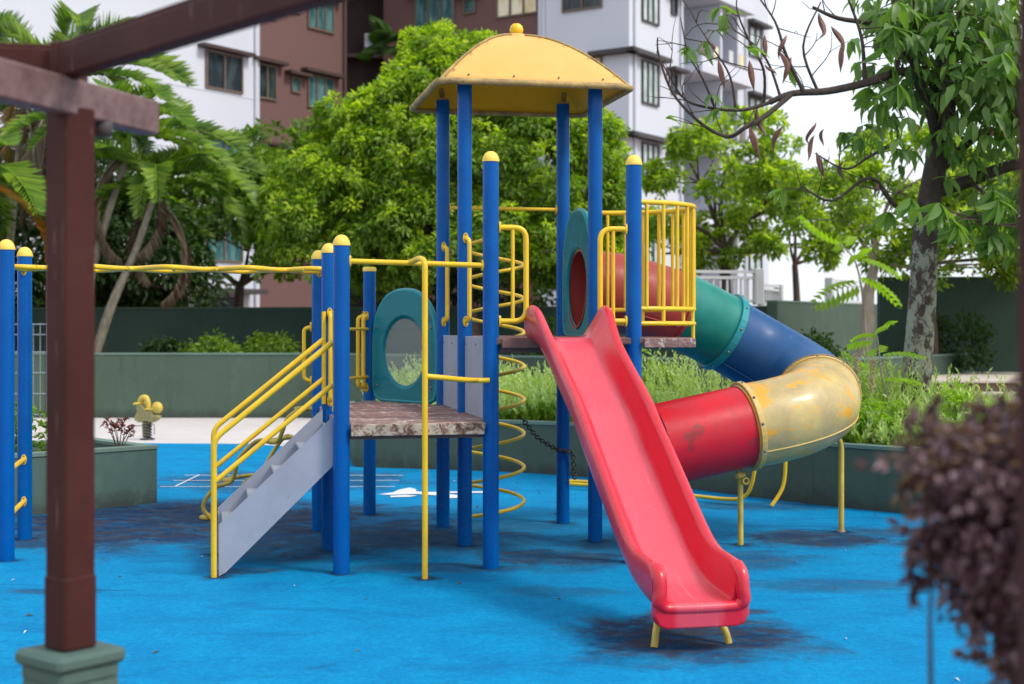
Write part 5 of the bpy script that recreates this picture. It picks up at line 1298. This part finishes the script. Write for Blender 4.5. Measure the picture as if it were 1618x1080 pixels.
# maroon shrub in the planter box
MSh = empty('small_shrub', (-3.52, 12.72, .44), label='small maroon leaved shrub in the green planter box', cat='shrub')
q = MB(); P, D = [], []
for k in range(8):
    a_ = 2*math.pi*k/8; tip = Vector((-3.52+.13*math.cos(a_)*rnd.uniform(.5, 1.1), 12.72+.13*math.sin(a_), rnd.uniform(.62, .74))); tp = limb(q, (-3.52, 12.72, .43), tip, .006, .003, .1, 5, 5)
    for j in range(11): P.append((tip+Vector((rnd.uniform(-.02, .02), rnd.uniform(-.02, .02), rnd.uniform(-.05, .02))))[:]); D.append((rnd.uniform(-1, 1), rnd.uniform(-1, 1), rnd.uniform(-.2, .7)))
q.build('stem', M['bark_dark'], MSh, world=Id)
place('foliage', cloud_mesh('foliage', np.array(P), np.array(D), rdir(len(P))+np.array([0, 0, 1.5]), .065, .022, [M['leaf_red']]), MSh, world=Id)

# palms
def frond_mesh(L, n, ll, m, curl, hang):
    P, D, N, ln = [], [], [], []; pts = []
    for i in range(n+1):
        t = i/n; a = curl*t; pts.append(Vector((L*(math.sin(a)/curl if curl else t), 0, -L*(1-math.cos(a))/curl if curl else 0)))
    for i in range(2, n):
        p = pts[i]; tdir = (pts[i+1]-pts[i]).normalized(); t = i/n
        for sg in (-1, 1):
            P.append(p[:]); d = tdir*.8 + Vector((0, sg, 0)) + Vector((rnd.uniform(-.08, .08), 0, -hang*(1+rnd.uniform(-.25, .25)))); D.append(d[:]); N.append(tdir.cross(Vector((0, 1, 0))).normalized()[:]); ln.append(ll*(math.sin(math.pi*(t*.88+.08))**.6)*rnd.uniform(.85, 1.1))
    me = cloud_mesh('frond', np.array(P), np.array(D), -np.array(N), np.array(ln), .030, [m], .45)
    return me, pts
fr = {k: frond_mesh(2.4, 36, .50, M[m], c, h) for k, m, c, h in (('g1', 'leaf_palm', 1.4, .45), ('g2', 'leaf_palm', 1.8, .75), ('g3', 'leaf_palm', 1.1, .25), ('y', 'leaf_palm_yellow', 1.7, 1.0), ('d', 'leaf_palm_dry', 2.0, 1.3))}
rach = {}
for k, (me, pts) in fr.items():
    q = MB(); q.tube(pts, [.022-.018*i/(len(pts)-1) for i in range(len(pts))], 6); r_ = q.mesh('rachis'); r_.materials.append(M['bark_palm'] if k == 'd' else M['leaf_palm_yellow'] if k == 'y' else M['leaf_lime']); rach[k] = r_
def palm(label, base, path_, top, n, seed, scale=1.0, azs=None):
    rr = random.Random(seed); t = empty('palm_tree', base, label=label, cat='palm')
    P = catmull([base]+path_+[top], 8); q = MB(); q.tube(P, [(.10-.045*i/(len(P)-1))*(1+.06*(i % 2)) for i in range(len(P))], 10)
    q.build('trunk', M['bark_palm'], t, world=Id)
    top = Vector(top); q = MB(); q.tube([top-Vector((0, 0, .1)), top+Vector((.0, 0, .45))], [.06, .035], 8); q.build('crownshaft', M['leaf_lime'], t, world=Id)
    for i in range(n):
        az = 2*math.pi*i/n*1.0 + rr.uniform(-.25, .25) + (2.4*i)
        kind = rr.choice(['g1', 'g2', 'g3', 'g1', 'g2', 'y' if i % 3 == 0 else 'g2']); el = rr.uniform(.15, 1.25)
        if i >= n-2: kind = 'd'; el = -.5
        if kind == 'y': el = rr.uniform(-.1, .3)
        d = Vector((math.cos(az)*math.cos(el), math.sin(az)*math.cos(el), math.sin(el)))
        x = d; side = Vector((-math.sin(az), math.cos(az), 0)); up = x.cross(side)
        Mx = Matrix((( x.x, side.x, up.x, 0), (x.y, side.y, up.y, 0), (x.z, side.z, up.z, 0), (0, 0, 0, 1))); 
        s_ = scale*rr.uniform(.75, 1.1)
        o = place('frond', fr[kind][0], t, world=Matrix.Translation(top+Vector((0, 0, .30*(el > 0)))) @ Mx @ Matrix.Scale(s_, 4))
        place('rachis', rach[kind], o, local=Matrix.Identity(4))
palm('palm with leaning trunk rising behind the brown pillar, green and yellowing fronds', (-7.65, 26, .98), [(-7.3, 26, 2.0), (-6.9, 26, 2.9)], (-6.55, 26, 3.9), 18, 3, .95)
palm('taller palm leaning right behind the pillar top', (-7.75, 25.6, .98), [(-7.6, 25.6, 2.4), (-7.3, 25.7, 3.6)], (-6.95, 25.8, 4.75), 17, 8, 1.0)
palm('tall palm above the pergola beam at upper left', (-8.6, 26.6, .98), [(-8.6, 26.6, 3.0)], (-8.3, 26.6, 5.9), 16, 15, 1.15)
palm('left edge palm with hanging orange fronds', (-10.2, 25.6, .98), [(-10.1, 25.6, 2.2)], (-9.7, 25.4, 3.9), 16, 22, 1.1)
palm('far left palm high behind the pergola corner', (-10.0, 28.0, .98), [(-9.9, 28, 3.0)], (-9.6, 28, 6.0), 15, 31, 1.1)
# fan palm peeking over the big tree
FPm = empty('palm_tree', (-2.75, 36, 0), label='dark fan palm peeking over the top left of the big tree', cat='palm')
q = MB(); q.tube([(-2.75, 36, 0), (-2.8, 36, 4), (-2.8, 36, 8.4)], [.14, .12, .1], 8); q.build('trunk', M['bark_palm'], FPm, world=Id)
for i in range(13):
    az = i*2.4; el = rnd.uniform(-.2, 1.1); d = Vector((math.cos(az)*math.cos(el), math.sin(az)*math.cos(el), math.sin(el))); c = Vector((-2.8, 36, 8.5))+d*.6
    P = np.repeat(np.array(c)[None], 22, 0); aa = np.linspace(-1.5, 1.5, 22); sd_v = Vector((0, 0, 1)).cross(d).normalized(); upv = d.cross(sd_v)
    D = np.array([(d*math.cos(a_)+sd_v*math.sin(a_)-Vector((0, 0, .25)))[:] for a_ in aa])
    place('frond', cloud_mesh('frond', P, D, np.repeat(np.array(upv)[None], 22, 0), .65, .08, [M['leaf_dark']], .25), FPm, world=Id)

# purple shrub in the right foreground
PSb = empty('purple_shrub', (.98, 2.65, 0), label='blurred purple-leaved shrub in the right foreground', cat='shrub')
P, D, N, L, Wd, C = crown([(.95, 2.75, 1.30, .19, .25, .13), (.82, 2.65, 1.30, .10, .15, .09), (1.07, 2.75, 1.33, .20, .25, .17), (1.0, 2.75, 1.12, .20, .2, .17), (1.07, 2.75, .88, .17, .2, .24), (.85, 2.7, 1.18, .12, .15, .10), (1.15, 2.75, 1.0, .16, .2, .3), (1.12, 2.75, .6, .16, .2, .35), (1.08, 2.7, .72, .13, .15, .2), (1.12, 2.7, .78, .17, .2, .25), (1.14, 2.75, .55, .15, .2, .25)], 1150, 18, .030, .045, .35)
P[:, 0] += .03; C[:, 0] += .03
place('foliage', cloud_mesh('foliage', P, D, N, L, Wd*1.2, [M['leaf_purple']]), PSb, world=Id, kind='stuff')
q = MB()
for k in range(46):
    c = Vector(C[rng.integers(len(C))]); limb(q, (1.1+rnd.uniform(-.06, .06), 2.75+rnd.uniform(-.06, .06), .0), c, .010, .003, .07, 6, 5)
sprP, sprD = [], []
for k in range(150):
    c = Vector(C[rng.integers(len(C))]); d = Vector((rnd.uniform(-1, .6), rnd.uniform(-.6, .3), rnd.uniform(-.4, 1.2))).normalized(); tp = limb(q, c, c+d*rnd.uniform(.06, .15), .003, .0015, .1, 5, 4)
    for p_ in tp[1:]:
        for j in range(4): sprP.append(p_[:]); sprD.append((d+Vector((rnd.uniform(-1, 1), rnd.uniform(-1, 1), rnd.uniform(-1, 1)))*.9)[:])
q.build('stem', M['bark_dark'], PSb, world=Id)
place('sprig', cloud_mesh('sprig', np.array(sprP), np.array(sprD), rdir(len(sprP)), .032, .016, [M['leaf_purple']]), PSb, world=Id, kind='stuff')

# ------------------------------------------------------------------ pergola in the foreground
PG = empty('pergola', (-1.31, 4.2, 0), label='dark brown timber pergola corner on a green pedestal, left foreground', cat='pergola')
pa = R(51); px_, py_ = -1.31, 4.22
q = MB(); q.box((px_, py_, 1.44), (.104, .104, 1.60), Matrix.Rotation(pa, 3, 'Z'), bev=.006); pil = q.build('pillar', M['pergola'], PG, world=Id)
q = MB(); q.box((px_, py_, .75), (.112, .112, .22), Matrix.Rotation(pa, 3, 'Z'), bev=.008); q.build('pillar_sleeve', M['pergola'], pil, world=Id)
q = MB(); Rz = Matrix.Rotation(pa, 3, 'Z')
q.box((px_, py_, .618), (.235, .235, .045), Rz, bev=.012); q.box((px_, py_, .575), (.205, .205, .05), Rz, bev=.01); q.build('pedestal_cap', M['planter_green'], PG, world=Id)
q = MB(); ringa = [Rz @ Vector((x*.095, y*.095, 0)) for x, y in ((-1, -1), (1, -1), (1, 1), (-1, 1))]; ringb = [Rz @ Vector((x*.17, y*.17, 0)) for x, y in ((-1, -1), (1, -1), (1, 1), (-1, 1))]
o_ = Vector((px_, py_, 0)); q.add([o_+p for p in ringb] + [o_+p+Vector((0, 0, .56)) for p in ringa], [(0, 1, 5, 4), (1, 2, 6, 5), (2, 3, 7, 6), (3, 0, 4, 7), (4, 5, 6, 7)]); q.build('pedestal', M['planter_green'], PG, world=Id)
def beam(p0, p1, w, h, m, name='beam'):
    p0, p1 = Vector(p0), Vector(p1); d = p1-p0; rot = Vector((1, 0, 0)).rotation_difference(d.normalized()).to_matrix()
    q = MB(); q.box((p0+p1)/2, (d.length, w, h), rot, bev=.006); return q.build(name, M[m], PG, world=Id)
beam((-1.62, 3.2, 2.268), (-1.175, 4.62, 2.268), .07, .108, 'pergola_pale')
beam((-1.335, 4.22, 2.372), (-.30, 3.07, 2.372), .055, .094, 'pergola')
beam((-1.335, 4.245, 2.425), (-.30, 3.095, 2.425), .075, .014, 'pergola', 'capping_strip')
beam((-1.31, 4.25, 2.372), (-2.4, 4.02, 2.372), .055, .094, 'pergola')
beam((-1.31, 4.275, 2.425), (-2.4, 4.045, 2.425), .075, .014, 'pergola', 'capping_strip')
q = MB(); q.box((-1.315, 4.222, 2.374), (.085, .085, .12), Matrix.Rotation(R(-10), 3, 'Z'), bev=.006); q.build('corner_block', M['pergola'], PG, world=Id)
q = MB(); q.lathe([(.012, 0), (.011, .008), (.001, .012)], (-1.40, 4.02, 2.27), 10, (1, -.3, 0)); q.build('bolt', M['bolt'], PG, world=Id)
# lamp under the beam
q = MB(); q.lathe([(.001, 0), (.03, .004), (.036, .03), (.03, .06), (.012, .07)], (-1.255, 4.35, 2.17), 14); q.build('lamp', M['ledge_dark'], PG, world=Id)
# second pillar, right edge
PG2 = empty('pergola', (.86, 2.2, 0), label='dark brown timber pillar cut by the right edge of the frame', cat='pergola')
q = MB(); q.box((.865, 2.2, 1.42), (.13, .11, 2.84), bev=.006); q.build('pillar', M['pergola'], PG2, world=Id)

# ------------------------------------------------------------------ litter on the rubber
n = 70; FX = rng.uniform(-4.5, 5.0, n); FY = 6.0 + 9.0*rng.random(n)**1.2
P = np.stack([FX, FY, np.full(n, .010)], 1); a_ = rng.uniform(0, 6.28, n); D = np.stack([np.cos(a_), np.sin(a_), rng.uniform(.02, .25, n)], 1)
place('fallen_leaves', cloud_mesh('fallen_leaves', P, D, np.tile([0, 0, 1.0], (n, 1)), rng.uniform(.02, .055, n), rng.uniform(.010, .02, n), [M['leaf_palm_dry'], M['white_mark']], idx=(rng.random(n) < .35).astype(np.int32)), kind='stuff', label='scattered dry leaves and pale specks on the blue rubber')
